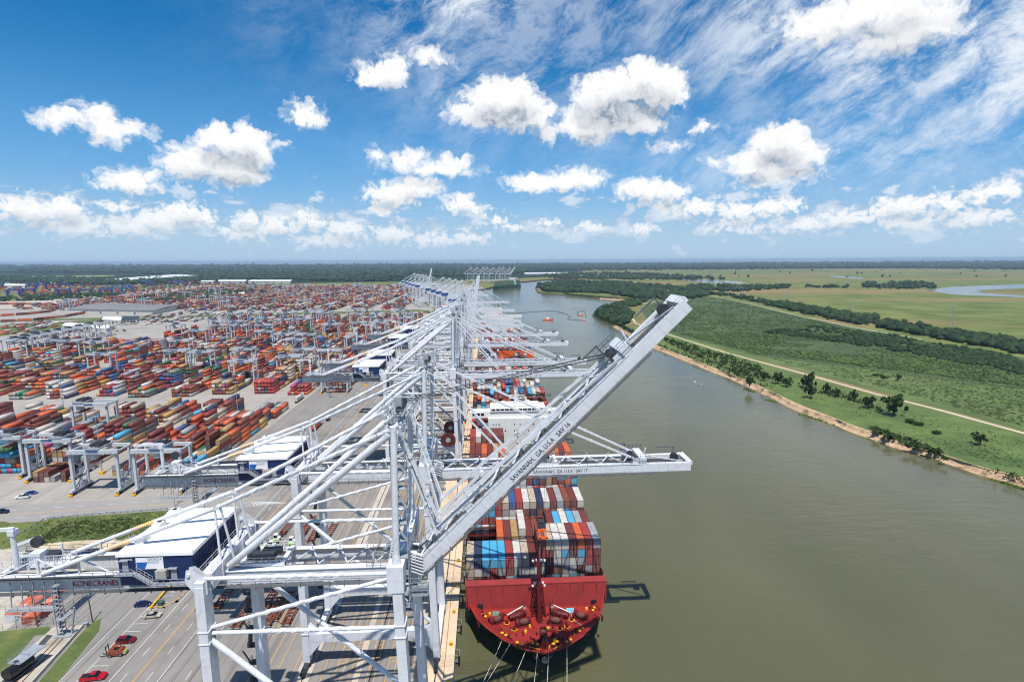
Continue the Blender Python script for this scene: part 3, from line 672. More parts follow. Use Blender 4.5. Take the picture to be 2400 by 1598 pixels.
        mb.obj('spreader', ORANGE, root, (x, 0, spreader_z))
    if num:
        pbs = [c for c in root.children if c.name.startswith('portal_beam')]
        nb = pbs[0]
        part('number_plate', nb, ('sts', 'plate'), lambda mb: mb.box(-11.2,-9.6,-1.03,-1.0,8.3,9.2), WHITE_L)
        text(num, nb, (-11.0, -1.05, 8.45), 1.2, NAVY_L, height=.6)
        text('NO. 90 LT', nb, (2.5, -1.03, 8.9), 2.2, GREY_L, height=.3); text('UNDER', nb, (2.8, -1.03, 8.45), 1.4, GREY_L, height=.3); text('SPREADER', nb, (2.5, -1.03, 8.0), 2.2, GREY_L, height=.3)
        text('NO. 90 LT', nb, (6.0, -1.03, 8.9), 2.2, GREY_L, height=.3); text('UNDER', nb, (6.3, -1.03, 8.45), 1.4, GREY_L, height=.3); text('HOOK BEAM', nb, (6.0, -1.03, 8.0), 2.2, GREY_L, height=.3)
    if reel:
        for y in (-LY+1.6, LY+1.6):
            def rl(mb):
                mb.tube((0,-.25,0),(0,.25,0),3.6,28)
                for i in range(14): t = i*math.pi/7; mb.bar((math.cos(t)*.8,-.32,math.sin(t)*.8),(math.cos(t)*3.5,-.32,math.sin(t)*3.5),.12,.12)
            o = part('cable_reel', root, ('sts', 'reel'), rl, M('reel_maroon', (88, 34, 34), .6), loc=(XW-4.6, y-3, 20.5))
            part('reel_hub', o, ('sts', 'hub'), lambda mb: mb.tube((0,-.45,0),(0,.45,0),1.2,16), GREY)
    return root
S_ = 'SAVANNAH,  GA. U.S.A   SAV '
sts_crane(95.25, 45, '', 'nearest white gantry crane with its boom raised at 45 degrees over the red ship', S_+'16', '16', 2, trolley_x=-10.)
sts_crane(140.25, 0.4, '', 'white gantry crane with a level boom and the number 17 on its portal beam', S_+'17', '17', 2, trolley_x=46., spreader_z=31.5)
sts_crane(261.5, 0.3, '', 'white gantry crane behind number 17, level boom over the white ship bridge', S_+'18', None, 2, reel=True, trolley_x=8.)
sts_crane(292.4, 0.3, '', 'white gantry crane standing close behind the crane with maroon cable reels', S_+'19', None, 1, trolley_x=14.)
sts_crane(357.7, 0.3, '', 'fifth white gantry crane along the quay, level boom ahead of the orange containers', S_+'20', None, 1, trolley_x=0.)
sts_crane(406., 0.3, '', 'sixth white gantry crane along the quay, last with a white roofed navy house', S_+'21', None, 1, trolley_x=10.)

# ------------------------------------------------------------------ older, smaller cranes farther along
BLUEH = M('blue_house', (30, 72, 136), .5, .1, .5)
OLDW = M('old_crane_white', (206, 210, 216), .5, .08, .3)
def old_crane(x, y, rz, deg, label, sc_=1.0, reach=48., key='old', group='smaller white cranes farther up the quay', top=28.):
    root = empty('quay_crane', (x, y, 0), rz); tag(root, label, 'crane', group); root.scale = (sc_,)*3
    P_ = lambda n, b, m=OLDW, kk=None, **a: part(n, root, (key, kk or n), b, m, **a)
    g = 30.
    for sx in (0, 1):
        for sy in (-1, 1):
            P_('leg', lambda mb: mb.hexa(((-.8,-.9,1.2),(.8,-.9,1.2),(.8,.9,1.2),(-.8,.9,1.2),(-.7,-.8,47),(.7,-.8,47),(.7,.8,47),(-.7,.8,47))), loc=(-g*sx, sy*8., 0))
            P_('bogie', lambda mb: (mb.box(-.5,.5,-4,4,.5,1.4), [mb.tube((-.3,u,.4),(.3,u,.4),.4,8) for u in (-3.4,-1.8,1.8,3.4)]) and None, DKGREY, loc=(-g*sx, sy*8., 0))
    for sy in (-1, 1):
        P_('portal_beam', lambda mb: (mb.box(-g,0,-.7,.7,13,15), mb.tube((-g,0,40),(0,0,16),.45,8), mb.box(-g,0,-.5,.5,44,46)) and None, loc=(0, sy*8., 0))
        P_('main_girder', lambda mb: mb.box(-g-16,2,-.5,.5,44.5,47.), loc=(0, sy*3., 0))
        def fr(mb):
            mb.tube((0,0,47),(-1.5,-sy*5.,47+top),.42,8); mb.tube((-g+4,0,47),(-1.8,-sy*5,46+top),.38,8); mb.tube((-g-14,-sy*5,47),(-1.8,-sy*5,46.6+top),.3,8); mb.tube((-g*.5,0,47),(-9.5,-sy*2.5,46+top*.72),.28,8)
        P_('tower_frame', fr, kk=('fr', sy), loc=(0, sy*8., 0))
    P_('sill_beam', lambda mb: (mb.box(-.6,.6,-9,9,1.6,2.8), mb.box(-g-.6,-g+.6,-9,9,1.6,2.8), mb.box(-.6,.6,-8,8,44,46), mb.box(-g-.6,-g+.6,-8,8,44,46), mb.box(-2.2,-.8,-3.4,3.4,46.4+top,47.4+top)) and None)
    h = P_('machinery_house', lambda mb: mb.box(-g-9,-g+2,-4.4,4.4,47.2,51.6), BLUEH)
    part('roof', h, (key, 'roof'), lambda mb: mb.box(-g-9.2,-g+2.2,-4.6,4.6,51.6,51.9), ROOFW)
    b = P_('boom', lambda mb: (mb.box(0,reach,-3.5,-2.5,-1.3,1.1), mb.box(0,reach,2.5,3.5,-1.3,1.1), mb.box(reach-.8,reach,-3,3,-.8,.8), mb.box(reach*.6,reach*.6+1,-3.4,3.4,1.,2.2), [mb.bar((q,-2.6,1.2),(q+4,2.6,1.2),.25,.25) for q in np.arange(2,reach-5,5.)]) and None, loc=(2, 0, 45.8), rot=(0, -R(deg), 0))
    c, s = math.cos(R(deg)), math.sin(R(deg))
    for sy in (-1, 1):
        for u in (reach*.85, reach*.42):
            mb = MB(); q = Vector((2+u*c, sy*3, 46.8+u*s))
            if deg < 10: mb.bar((-1.5, sy*3, 46.4+top), q, .3, .35)
            else: e = Vector((5, sy*3, 58 if u > 30 else 54)); mb.bar((-1.5, sy*3, 46.4+top), e, .3, .35); mb.bar(e, q, .3, .35)
            link('forestay', mb.mesh('forestay', OLDW), root)
    return root
old_crane(-14, 437, 0, 0, 'first of the smaller white cranes, just behind the large cranes')
old_crane(-14, 470, 0, 82, 'small white crane whose boom stands almost upright above the quay', reach=52)
old_crane(-14, 498, 0, 0, 'small white crane right behind the one with the upright boom')
old_crane(-14, 540, 0, 0, 'small white crane with level boom above the moored dredge barge')
old_crane(-14, 655, 0, 0, 'small white crane standing alone over the second container ship')
old_crane(-14, 788, 0, 0, 'small white crane beside the far orange container ship')
od = Vector((-126, 464)).normalized(); orz = math.atan2(-od.x, od.y)
for i, d in enumerate((0, 55, 110, 175, 330, 390, 450, 520, 600)):
    p = Vector((-38, 950))+od*d
    old_crane(p.x, p.y, orz, 78 if i == 5 else 0, ['nearest', 'second', 'third', 'fourth', 'fifth', 'sixth, its boom raised,', 'seventh', 'eighth', 'farthest'][i]+' crane of the far row with blue machinery houses', 1.0, 44., 'old2', 'cranes with blue houses on the far bend', 26.)
for i in range(8):
    x, y = -60+i*26+(i*37 % 11)-5, 2700-i*14+(i*53 % 40)
    old_crane(x, y, .5, 50 if i == 7 else 0, ['leftmost', 'second', 'third', 'fourth', 'fifth', 'sixth', 'seventh', 'rightmost, boom raised,'][i]+(' crane' if i == 7 else ' crane counted from the left')+' of the faint cluster on the horizon', .95, 44., 'old3', 'crane cluster near the horizon', 32.)
# ------------------------------------------------------------------ containers
CC = {'maroon': (104, 42, 38), 'brown': (124, 60, 46), 'red': (158, 48, 44), 'crimson': (132, 38, 42), 'orange': (204, 92, 44), 'white': (208, 204, 196), 'rusty white': (186, 172, 152),
      'grey': (152, 157, 162), 'dark grey': (74, 80, 86), 'navy': (30, 48, 84), 'blue': (40, 80, 138), 'light blue': (66, 164, 208), 'yellow': (184, 144, 76), 'tan': (172, 138, 92), 'green': (36, 96, 60), 'magenta': (168, 58, 116), 'sea green': (96, 130, 112)}
CM = {}
for n, c in CC.items():
    c = tuple(int(.88*v+.12*g_) for v, g_ in zip(c, (122, 106, 96)))
    CM[n] = M('container_'+n.replace(' ', '_'), c, .55, .1, .35, dirt=((112, 74, 48), .75 if 'rusty' in n else (.4 if n in ('white', 'grey', 'maroon', 'brown', 'tan') else .2), .9), island=.12)
EDGE = {n: M('container_edge_'+n.replace(' ', '_'), tuple(int(v*.55+e*.25) for v, e in zip(c, (110, 70, 50))), .7, .3, 1.2) for n, c in CC.items()}
DOORBAR = M('door_bar_grey', (176, 176, 172), .5)
CW, CH, CLN = 2.44, 2.72, 12.19
def cont_mesh(col, L=CLN, h=CH):
    key = ('cont', col, L, h)
    if key not in CACHE:
        mb = MB(); w = CW/2
        mb.box(-w+.03, w-.03, .05, L-.05, .06, h-.04)
        for x in (-w, w-.14):                      # corner posts and rails
            for y in (0, L-.14): mb.box(x, x+.14, y, y+.14, 0, h)
            mb.box(x, x+.14, .14, L-.14, 0, .16); mb.box(x, x+.14, .14, L-.14, h-.1, h-.005)
        for y in (0, L-.14): mb.box(-w+.14, w-.14, y, y+.14, 0, .16); mb.box(-w+.14, w-.14, y, y+.14, h-.12, h-.005)
        n0 = len(mb.m)
        for y in np.arange(.5, L-.4, .55): mb.box(-w+.2, w-.2, y, y+.25, h-.045, h-.02)
        for y in np.arange(.35, L-.3, .5):
            mb.box(-w+.005, -w+.04, y, y+.26, .16, h-.1); mb.box(w-.04, w-.005, y, y+.26, .16, h-.1)
        mb.m = [0]*6+[2]*(n0-6)+[0]*(len(mb.m)-n0)
        mb.mi = 1
        for x in (-.72, -.28, .28, .72): mb.box(x-.025, x+.025, -.02, .05, .12, h-.1)
        CACHE[key] = mb.mesh('container', [CM[col], DOORBAR, EDGE[col]])
    return CACHE[key]
NAMED = {'light blue': ('MAERSK', WHITE_L), 'magenta': ('ONE', WHITE_L), 'green': ('EVERGREEN', WHITE_L), 'grey': ('MAERSK', NAVY_L), 'blue': ('CMA CGM', WHITE_L)}
def container(x, y, z, col, label, group, parent=None, L=CLN):
    o = link('shipping_container', cont_mesh(col, L), None, (x, y, z)); return tag(o, label, 'container', group)
def cont_stuff(name, items, parent=None):
    """many far containers as one mass; items (x, y, z, colour index)"""
    a = np.array(items, float); cols = list(CC)
    v0 = np.array([(sx*CW/2*.985, sy*CLN, sz*CH*.965) for sz in (0, 1) for sx, sy in ((-1, 0), (1, 0), (1, 1), (-1, 1))])
    V = (v0[None]+a[:, None, :3]).reshape(-1, 3); F = (np.array(BOXF)[None]+(np.arange(len(a))*8)[:, None, None]).reshape(-1, 4)
    me = npmesh(name, V, F, [CM[c] for c in cols], mi=np.repeat(a[:, 3].astype(int), 6))
    return link(name, me, parent)
CI = {c: i for i, c in enumerate(CC)}
ORD = ['', 'first', 'second', 'third', 'fourth', 'fifth', 'sixth', 'seventh', 'eighth', 'ninth', 'tenth', 'eleventh', 'twelfth', 'thirteenth', 'fourteenth', 'fifteenth', 'sixteenth', 'last']

# ------------------------------------------------------------------ the red container ship at the berth
DECKR = M('ship_deck_red', (144, 34, 26), .65, .2, .3, dirt=((96, 34, 28), .7, .3))
BREAKR = M('breakwater_red', (150, 48, 46), .6, .12, .2, dirt=((112, 44, 42), .4, .3), streak=((1.5, 1.5, .15), (104, 40, 38), .5))
HULLB = M('ship_hull_black', (24, 26, 30), .45, .2, .2)
DKRED = M('dark_red_machinery', (92, 24, 24), .5, .25, 1)
SHIPW = M('ship_white', (224, 224, 218), .5, .04, .3, dirt=((190, 186, 172), .3, .5))
ROPE = M('mooring_rope', (196, 190, 172), .8, .1, 2)
SX = 14.6                                           # middle line of the ship
ship = empty('container_ship', (SX, 125, ZW)); ship.rotation_euler.z = R(.35)
tag(ship, 'red decked container ship moored bow towards us, white bridge, black hull', 'ship')
def hull(bow, n=0):
    st = [(0, .02, .0), (1.8, 5.4, 0), (5.7, 10.8, .0), (11, 15.4, 1.6), (15, 18., 4.), (21, 20.2, 7.6), (29, 21.3, 12.5), (45, 21.4, 18.5), (70, 21.4, 20.8), (100, 21.4, 21.2), (300, 21.4, 21.), (330, 21, 17), (346, 19, 6)]
    mb = MB(); rows = []
    for (y, b, w) in st:
        f = lambda t: w+(b-w)*t**1.5
        rows.append([(f(0)*.9 if w else 0.05, -1.), (max(f(.0), .25), 0.), (max(f(.35), .4), 3.2), (max(f(.8), .5), 7.0)])
    v = []
    for (y, b, w), r in zip(st, rows):
        sh = lambda z: max(0, (9-z)*1.05*max(0, 1-y/60.))
        for (bb, z) in r: v.append((-bb, y+sh(z), z))
        for (bb, z) in r[::-1]: v.append((bb, y+sh(z), z))
    m = 8; f = [(i*m+j, i*m+j+1, (i+1)*m+j+1, (i+1)*m+j) for i in range(len(st)-1) for j in range(m-1) if j != 3]
    f += [tuple(range(7, -1, -1)), tuple((len(st)-1)*m+j for j in range(m))]
    mb.add(v, [q[::-1] for q in f]); mb.mi = 1
    tops = []
    for (y, b, w) in st:
        t = max(w+(b-w)*.8**1.5, .5); tops.append((y+max(0, 2.1*max(0, 1-y/60.)), y, t, b))
    for s in (-1, 1):                               # bulwark, open at the middle body
        vv = []
        for (yl, y, t, b) in tops: vv += [(s*t, yl, 7.0), (s*b, y, 9.0), (s*(max(b-.35, .01)), y+.3, 9.0), (s*max(t-.3, .01), yl+.3, 7.0)]
        for i in range(len(tops)-1):
            for a in range(3):
                q = (i*4+a, i*4+a+1, i*4+a+5, i*4+a+4); mb.add([vv[j] for j in q], [(0, 1, 2, 3) if s > 0 else (3, 2, 1, 0)])
    mb.mi = 2
    mb.poly([(-max(t-.1, .02), yl) for (yl, y, t, b) in tops]+[(max(t-.1, .02), yl) for (yl, y, t, b) in tops][::-1], 7.2)
    return mb
hull(0).obj('hull', [HULLB, DECKR, DECKR], ship)
DZ = 7.2                                            # fore deck in ship coordinates
def sp(name, build, mat, loc=(0, 0, 0), parent=None, smooth=False):
    mb = MB(); build(mb); return mb.obj(name, mat, parent or ship, loc, smooth)
def bw(mb):
    mb.hexa(((-20.5,21.5,DZ),(20.2,21.5,DZ),(20.4,22.4,DZ),(-20.7,22.4,DZ),(-21,22.4,14.2),(21,22.4,14.2),(21,23.1,14.2),(-21,23.1,14.2)))
    mb.box(-21.1,21.1,22.3,25.2,14.2,14.45)
    for s in (-1, 1): mb.box(min(s*20.9,s*21.3),max(s*20.9,s*21.3),22.8,30,DZ,14.1)
    for x in np.arange(-18, 19, 4.): mb.box(x,x+.12,21.9,22.4,DZ+.2,14.1)
sp('breakwater', bw, BREAKR)
sp('breakwater_opening', lambda mb: (mb.box(-17.8,-16.2,21.3,21.8,DZ,DZ+1.7), mb.box(16.4,18.,21.3,21.8,DZ,DZ+1.7)) and None, BLACK)
def mast(mb):
    mb.tube((0,15,DZ),(0,17.5,24.5),.7,10,.5)
    for s in (-1, 1):
        a0, a1 = Vector((s*2.1,17.,DZ)), Vector((s*.9,18.,16.5)); c0, c1 = Vector((s*2.1,20.4,DZ)), Vector((s*.9,19.6,16.5))
        mb.bar(a0,a1,.46,.46); mb.bar(c0,c1,.46,.46)
        for i in range(6): mb.bar(a0.lerp(a1,i/6),c0.lerp(c1,(i+1)/6),.16,.16); mb.bar(c0.lerp(c1,i/6),a0.lerp(a1,(i+1)/6),.16,.16)
    for i in range(7):
        z = DZ+1+i*1.4; t = i/6.6; w = 2.1-1.2*t; mb.bar((-w,17+t,z),(w,17+t,z),.16,.16); mb.bar((-w,17+t,z),(w,17+t,z+1.2),.14,.14)
    mb.tube((-1.7,17.4,24.4),(1.7,17.4,24.4),.12); mb.box(-.9,.9,16.8,18.2,23.4,23.55); mb.box(-1,1,16.8,18.6,16.6,16.75)
    mb.bar((0,17.5,24.4),(0,17.6,31),.2,.2)
mast_o = sp('foremast', mast, DKRED)
def lamps(mb):
    for x, z in ((-1.7,24.7),(-.8,24.9),(.8,24.9),(1.7,24.7),(-1.7,16.9),(1.7,16.9),(-1.2,17.8),(1.2,17.8)): mb.box(x-.25,x+.25,16.9,17.3,z,z+.5)
sp('mast_lamp', lamps, WHITE_L, parent=mast_o)
def winch(mb):
    mb.tube((-1.3,0,1.1),(1.3,0,1.1),.75,14); mb.box(-1.9,-1.3,-.8,.8,0,1.9); mb.box(1.3,1.9,-.8,.8,0,1.9); mb.tube((-2.3,0,1.1),(-1.9,0,1.1),1.1,14); mb.box(-2.4,2.4,-1,1,0,.25)
for (x, y, a) in ((-12.3,15.5,.5),(12.3,15.5,-.5),(-4.6,14.,.25),(4.6,14.,-.25),(.4,8.6,1.5),(.5,6.4,1.5)):
    o = part('mooring_winch', ship, 'winch', winch, DKRED, (x, y, DZ), (0, 0, a))
    part('rope_drum', o, 'drum', lambda mb: mb.tube((-.7,0,1.1),(.9,0,1.1),.82,14), M('rope_drum_tan', (96, 62, 50), .8))
for s in (-1, 1):
    part('windlass', ship, ('wl', s), lambda mb: (mb.tube((s*3.6,18.4,1.6),(s*4.5,18.4,1.6),1.7,18), mb.box(s*6-1.6,s*6+1.6,16.6,18.4,0,1.6), mb.tube((s*4.5,17.6,1.),(s*8.6,16.,1.),.8,12)) and None, DKRED, (0, 0, DZ))
    part('chain_cover', ship, ('chain', s), lambda mb: mb.bar((s*4.4,18.6,2.7),(s*9.2,16.6,1.4),.26,.2), SHIPW, (0, 0, DZ))
    part('deck_crates', ship, ('rack', s), lambda mb: [mb.box(s*17+dx,s*17+dx+.5,15+dy,15.5+dy,0,1.+dz) for dx, dy, dz in ((-1,0,.6),(0,.4,.2),(.6,2,.9),(-.4,2.4,.3),(.9,-1,.5),(-.6,-1.4,.8),(.2,3.6,.6))], DKRED, (0, 0, DZ))
def bitts(mb):
    for x in (-.7, .7): mb.cyl((x,0,0),.32,.95,10)
    mb.box(-1.2,1.2,-.5,.5,0,.12)
def bcap(mb):
    for x in (-.7, .7): mb.cyl((x,0,.95),.44,.12,12)
    mb.tube((-1.5,-.8,.25),(1.5,-.8,.25),.09,6)
for (x, y, a) in ((-10.4,9.3,-.75),(-6.4,5.4,-.55),(-2.2,5.0,-.4),(3.3,5.0,.5),(7.0,5.6,.6),(11.2,9.8,.7),(-15.8,17.6,-1),(16.6,18.4,1)):
    o = part('mooring_bitts', ship, 'bitts', bitts, DKRED, (x, y, DZ), (0, 0, a)); part('bitt_cap', o, 'bcap', bcap, YELLOW)
for (x, y) in ((-7.4,12.),(-9.2,8.6),(7.6,12.2),(9.8,9.2),(-9.4,14.8),(9.4,15.),(5.4,11.4)):
    o = part('roller_pedestal', ship, 'ped', lambda mb: mb.cyl((0,0,0),.35,1.1,10), DKRED, (x, y, DZ)); part('guard_ring', o, 'ring', lambda mb: [mb.tube((math.cos(t)*.8,math.sin(t)*.8,.3),(math.cos(t+.5)*.8,math.sin(t+.5)*.8,.3),.1,6) for t in np.arange(2.6, 6.6, .5)], YELLOW)
for (x, y, w) in ((-4.3,10.9,.7),(2.2,11.6,.9),(3.4,6.8,.9),(-2.9,13.,.6),(1.4,4.4,.6),(-14.2,19.2,.7),(14.6,19.6,.7)):
    part('yellow_locker', ship, ('lock', w), lambda mb: mb.box(-w/2,w/2,-w/2,w/2,0,.6), YELLOW, (x, y, DZ))
part('tarpaulin', ship, 'tarp', lambda mb: mb.hexa(((-1.3,-.7,0),(1.3,-.7,0),(1.3,.7,0),(-1.3,.7,0),(-1.1,-.5,.7),(1.1,-.5,.7),(1.1,.5,.7),(-1.1,.5,.7))), M('light_blue_sheet', (120, 186, 216), .6), (9.6, 19.2, DZ))
part('tarpaulin', ship, 'tarp2', lambda mb: mb.hexa(((-1.2,-.7,0),(1.2,-.7,0),(1.2,.7,0),(-1.2,.7,0),(-1.,-.5,.6),(1.,-.5,.6),(1.,.5,.6),(-1.,.5,.6))), M('grey_green_sheet', (116, 132, 126), .6), (-12.4, 19.2, DZ))
rc = random.Random(8)
part('deck_fittings', ship, 'fit', lambda mb: [mb.box(x,x+rc.uniform(.2,.7),y,y+rc.uniform(.2,.6),0,rc.uniform(.15,.9)) for x, y in [(rc.uniform(-1,1)*min(17.5, 3+y_*1.05), y_) for y_ in [rc.uniform(4, 20) for _ in range(90)]]]+[mb.rail((s*16.,12.5,0),(s*19.6,20.,0),1.,1.2,.08) for s in (-1, 1)], DKRED, (0, 0, DZ))['kind'] = 'stuff'
part('hose', ship, 'hose', lambda mb: [mb.tube(a, b, .08, 6) for a, b in zip([(9.6,18.4,.2),(9.7,15.4,.15),(10.6,14,.15),(11.8,12.6,.15)], [(9.7,15.4,.15),(10.6,14,.15),(11.8,12.6,.15),(12.1,10.6,.15)])], M('pale_hose', (190, 176, 190), .6), (0, 0, DZ))
part('fairlead', ship, 'fair', lambda mb: [mb.box(x-.3,x+.3,y-.2,y+.2,7.4,8.6) for x, y in ((-11.6,7.2),(-9.,5.4),(-4.,2.6),(4.,2.6),(9.6,5.9),(12.6,8.4),(-1.,1.6),(1.,1.6))], BLACK)
part('bow_emblem', ship, 'emb', lambda mb: (mb.cyl((0,.9,6.3),.9,.5,14), mb.tube((-.5,.3,6.6),(.5,.3,6.6),.3,8)) and None, M('emblem_tan', (170, 160, 130), .6))
for s in (-1, 1): part('stem_stripe', ship, ('stem', s), lambda mb: mb.hexa(((s*.5-.4,8.6,-.6),(s*.5+.4,8.6,-.6),(s*.5+.4,10.2,-.6),(s*.5-.4,10.2,-.6),(s*2.3-.5,4.6,4.6),(s*2.3+.5,4.6,4.6),(s*2.3+.5,6.8,4.6),(s*2.3-.5,6.8,4.6))), M('faded_red_strip', (150, 92, 98), .6))
# hatch covers / side decks under the stacks
sp('hatch_covers', lambda mb: [mb.box(-21.2,21.2,31.2+14.2*i,43.9+14.2*i,7.2,8.75) for i in range(6)] + [mb.box(-21.2,21.2,140+14.2*i,152.7+14.2*i,7.2,8.75) for i in range(13)], DKRED)
def lashing(mb, y):
    for x in np.arange(-21, 21.5, 5.): mb.box(x-.15,x+.15,y-.3,y+.3,7.2,13.8)
    for z in (10.6, 13.6): mb.box(-21.2,21.2,y-.5,y+.5,z,z+.12); mb.rail((-21.2,y-.5,z),(21.2,y-.5,z),1.,2.5,.07)
for i in range(6): sp('lashing_bridge', lambda mb: lashing(mb, 44.6+14.2*i), DKRED)
def acc(mb):
    mb.box(-13,17.,116,128,8,37.5); mb.box(-21.4,21.4,117.5,123,37.5,40.4); mb.box(-12,14,117,127,40.4,42); mb.box(-9,11,118,126,42,43)
    for s in (-1, 1): mb.bar((s*20,120,37.5),(s*13,120,30),.9,.9)
    mb.cyl((0,122,43),.6,6.,10); mb.bar((-4,122,47),(4,122,47),.3,.3); mb.bar((-3,122,45.5),(3,122,45.5),.3,.3); mb.cyl((-6,121,43),1.0,1.4,12); mb.cyl((6,123,43),.8,1.2,12)
ac = sp('superstructure', acc, SHIPW)
sp('bridge_window', lambda mb: [mb.box(x,x+1.7,116.95,117.6,41.,41.75) for x in np.arange(-11.4, 13, 2.1)]+[mb.box(x,x+1.5,117.42,117.6,38.6,39.7) for x in (-20.4,-18.4,-16.4,15.,17.,19.)], GLASS, parent=ac)
rs_ = random.Random(5)
for z in (34.6, 31.6, 28.6, 25.6, 22.6):
    for x in (-10.8,-9.4,-8.,-5.,-.8,.6,1.8,4.6,5.6,8.2,10.8,13.4):
        if rs_.random() < .85: part('porthole', ac, 'port', lambda mb: mb.box(-.24,.24,-.05,.3,-.3,.3), GLASS, (x, 115.96, z))
for x in (2.4, 8.6): sp('engine_casing', lambda mb: mb.box(x,x+3.4,129,134,8,36), SHIPW, parent=ac)
sp('funnel_stripe', lambda mb: mb.box(-4,-1,128.2,133,36,41), M('pale_blue_funnel', (120, 176, 206), .5), parent=ac)
# ---- containers on deck: columns counted from the quay, tiers counted up
bay1 = {}
rows = {(1, 0): 'rusty white,brown,maroon,red,crimson,white,light blue,grey,white', (2, 0): 'rusty white,white,grey,red,grey,brown,grey,white,white', (3, 0): 'rusty white,navy,light blue,light blue,light blue,red,white,rusty white,maroon',
        (1, 9): 'maroon,white,light blue,white,light blue,grey,maroon,maroon', (2, 9): 'white,maroon,brown,grey,white,maroon,grey,brown', (3, 9): 'grey,maroon,white,grey,white,grey,red,maroon', (4, 9): 'red,maroon,white,light blue,maroon,light blue,red,maroon', (5, 9): 'brown,rusty white,white,white,maroon,orange,red,grey'}
for (t, c0), r in rows.items():
    for i, c in enumerate(r.split(',')): bay1[(c0+i, t)] = c
rr = random.Random(11)
PALS = ['maroon']*6+['brown']*3+['red']*3+['white']*4+['rusty white']*2+['grey']*4+['light blue']*3+['navy']*2+['orange']*2+['blue']+['tan']
bays = [(31.5, bay1)]
b2 = {(c, t): rr.choice(PALS) for c in range(4, 11) for t in (1, 2, 3)}
b2.update({(4, 3): 'orange', (5, 3): 'maroon', (6, 3): 'tan', (7, 3): 'dark grey', (7, 4): 'white', (8, 3): 'maroon', (9, 3): 'brown', (10, 3): 'green'})
for c in range(11, 17):
    for t in (1, 2, 3, 4): b2[(c, t)] = rr.choice(PALS)
bays.append((45.8, b2))
b3 = {(c, t): rr.choice(PALS) for c in range(17) for t in range(1, 6)}
b3.update({(1, 4): 'light blue', (2, 4): 'light blue', (3, 4): 'light blue', (2, 5): 'light blue', (3, 5): 'light blue', (1, 3): 'red', (2, 3): 'red', (3, 3): 'crimson', (0, 2): 'grey', (1, 2): 'light blue', (2, 2): 'white', (3, 2): 'dark grey',
 (4, 5): 'red', (5, 5): 'rusty white', (6, 5): 'blue', (7, 5): 'red', (4, 4): 'red', (5, 4): 'grey', (6, 4): 'white', (7, 4): 'white', (4, 3): 'white', (5, 3): 'white', (6, 3): 'white', (8, 5): 'white', (9, 5): 'rusty white', (10, 5): 'navy', (11, 5): 'white',
 (8, 4): 'brown', (9, 4): 'navy', (10, 4): 'brown', (11, 4): 'brown', (8, 3): 'maroon', (9, 3): 'maroon', (10, 3): 'blue', (11, 3): 'red', (12, 5): 'maroon', (13, 5): 'grey', (14, 5): 'brown', (15, 5): 'maroon', (16, 5): 'white', (12, 4): 'maroon', (13, 4): 'white', (14, 4): 'blue', (15, 4): 'maroon', (16, 4): 'maroon', (12, 3): 'grey', (13, 3): 'white', (14, 3): 'maroon', (15, 3): 'maroon', (16, 3): 'grey'})
bays.append((60., b3))
b4 = {(c, t): rr.choice(PALS) for c in range(17) for t in range(1, 8)}; bays.append((74.4, b4))
b5 = {(c, t): rr.choice(PALS) for c in range(17) for t in range(1, 9)}
for c, q in enumerate('maroon,maroon,orange,maroon,tan,orange,maroon,white,navy,orange,orange,maroon,orange,orange,orange,maroon,orange'.split(',')): b5[(c, 8)] = q; b5[(c, 7)] = rr.choice(('orange', 'maroon', 'orange', 'tan'))
b5 = {q: c for q, c in b5.items() if not (5 < q[0] < 12 and q[1] > 4)}
bays.append((88.6, b5))
b6 = {(c, t): ('white' if c == 1 and t == 9 else rr.choice(['maroon', 'red', 'maroon', 'brown'])) if t > 7 else rr.choice(PALS) for c in range(17) for t in range(1, 10)}; b6 = {q: c for q, c in b6.items() if not (q[0] > 5 and q[1] > (4 if q[0] < 13 else 7))}; bays.append((102.6, b6))
SHIP_M = Matrix.Translation((SX, 125, ZW)) @ Matrix.Rotation(R(.35), 4, 'Z')
BN = ['foremost bay', 'second bay', 'third bay', 'fourth bay', 'fifth bay', 'sixth bay']
mass = []; nship = 0
for bi, (y, d) in enumerate(bays):
    if bi == 5: y -= .4
    for (c, t), col in d.items():
        x = (c-8)*2.515+rr.uniform(-.015, .015); z = 8.78+(t-1)*(CH+.03); p = SHIP_M @ Vector((x, y, z))
        top = (c, t+1) not in d; front = bi == 0 or (c, t) not in bays[bi-1][1] or bi == 2 and c < 4
        edge = c == 16 or c == 0
        show = (bi == 0 and (front)) or (bi < 4 and (top or (front and t > 2) or (edge and t > 3))) or (bi >= 4 and t >= 7 and (top or front))
        if show and nship < 215:
            o = container(p.x, p.y, p.z, col, f'{col} container, {ORD[c+1]} column from quay, {ORD[t]} tier, {BN[bi]} of red ship', 'containers stacked on the red ship'); o.rotation_euler.z = R(.35); nship += 1
        else: mass.append((p.x, p.y, p.z, CI[col]))
for i in range(13):
    y = 140.4+14.2*i
    for c in range(17):
        hgt = 7+rr.randint(-1, 1)+(1 if i > 2 else 0)-(3 if 10 < c < 15 and i in (0, 1) else 0)
        for t in range(1, hgt+1):
            p = SHIP_M @ Vector(((c-8)*2.515, y, 8.78+(t-1)*(CH+.03))); mass.append((p.x, p.y, p.z, CI[rr.choice(PALS)]))
tag(cont_stuff('ship_container_mass', mass), 'remaining mixed containers packed deep in the red ship and aft of its bridge', 'container', kind='stuff')
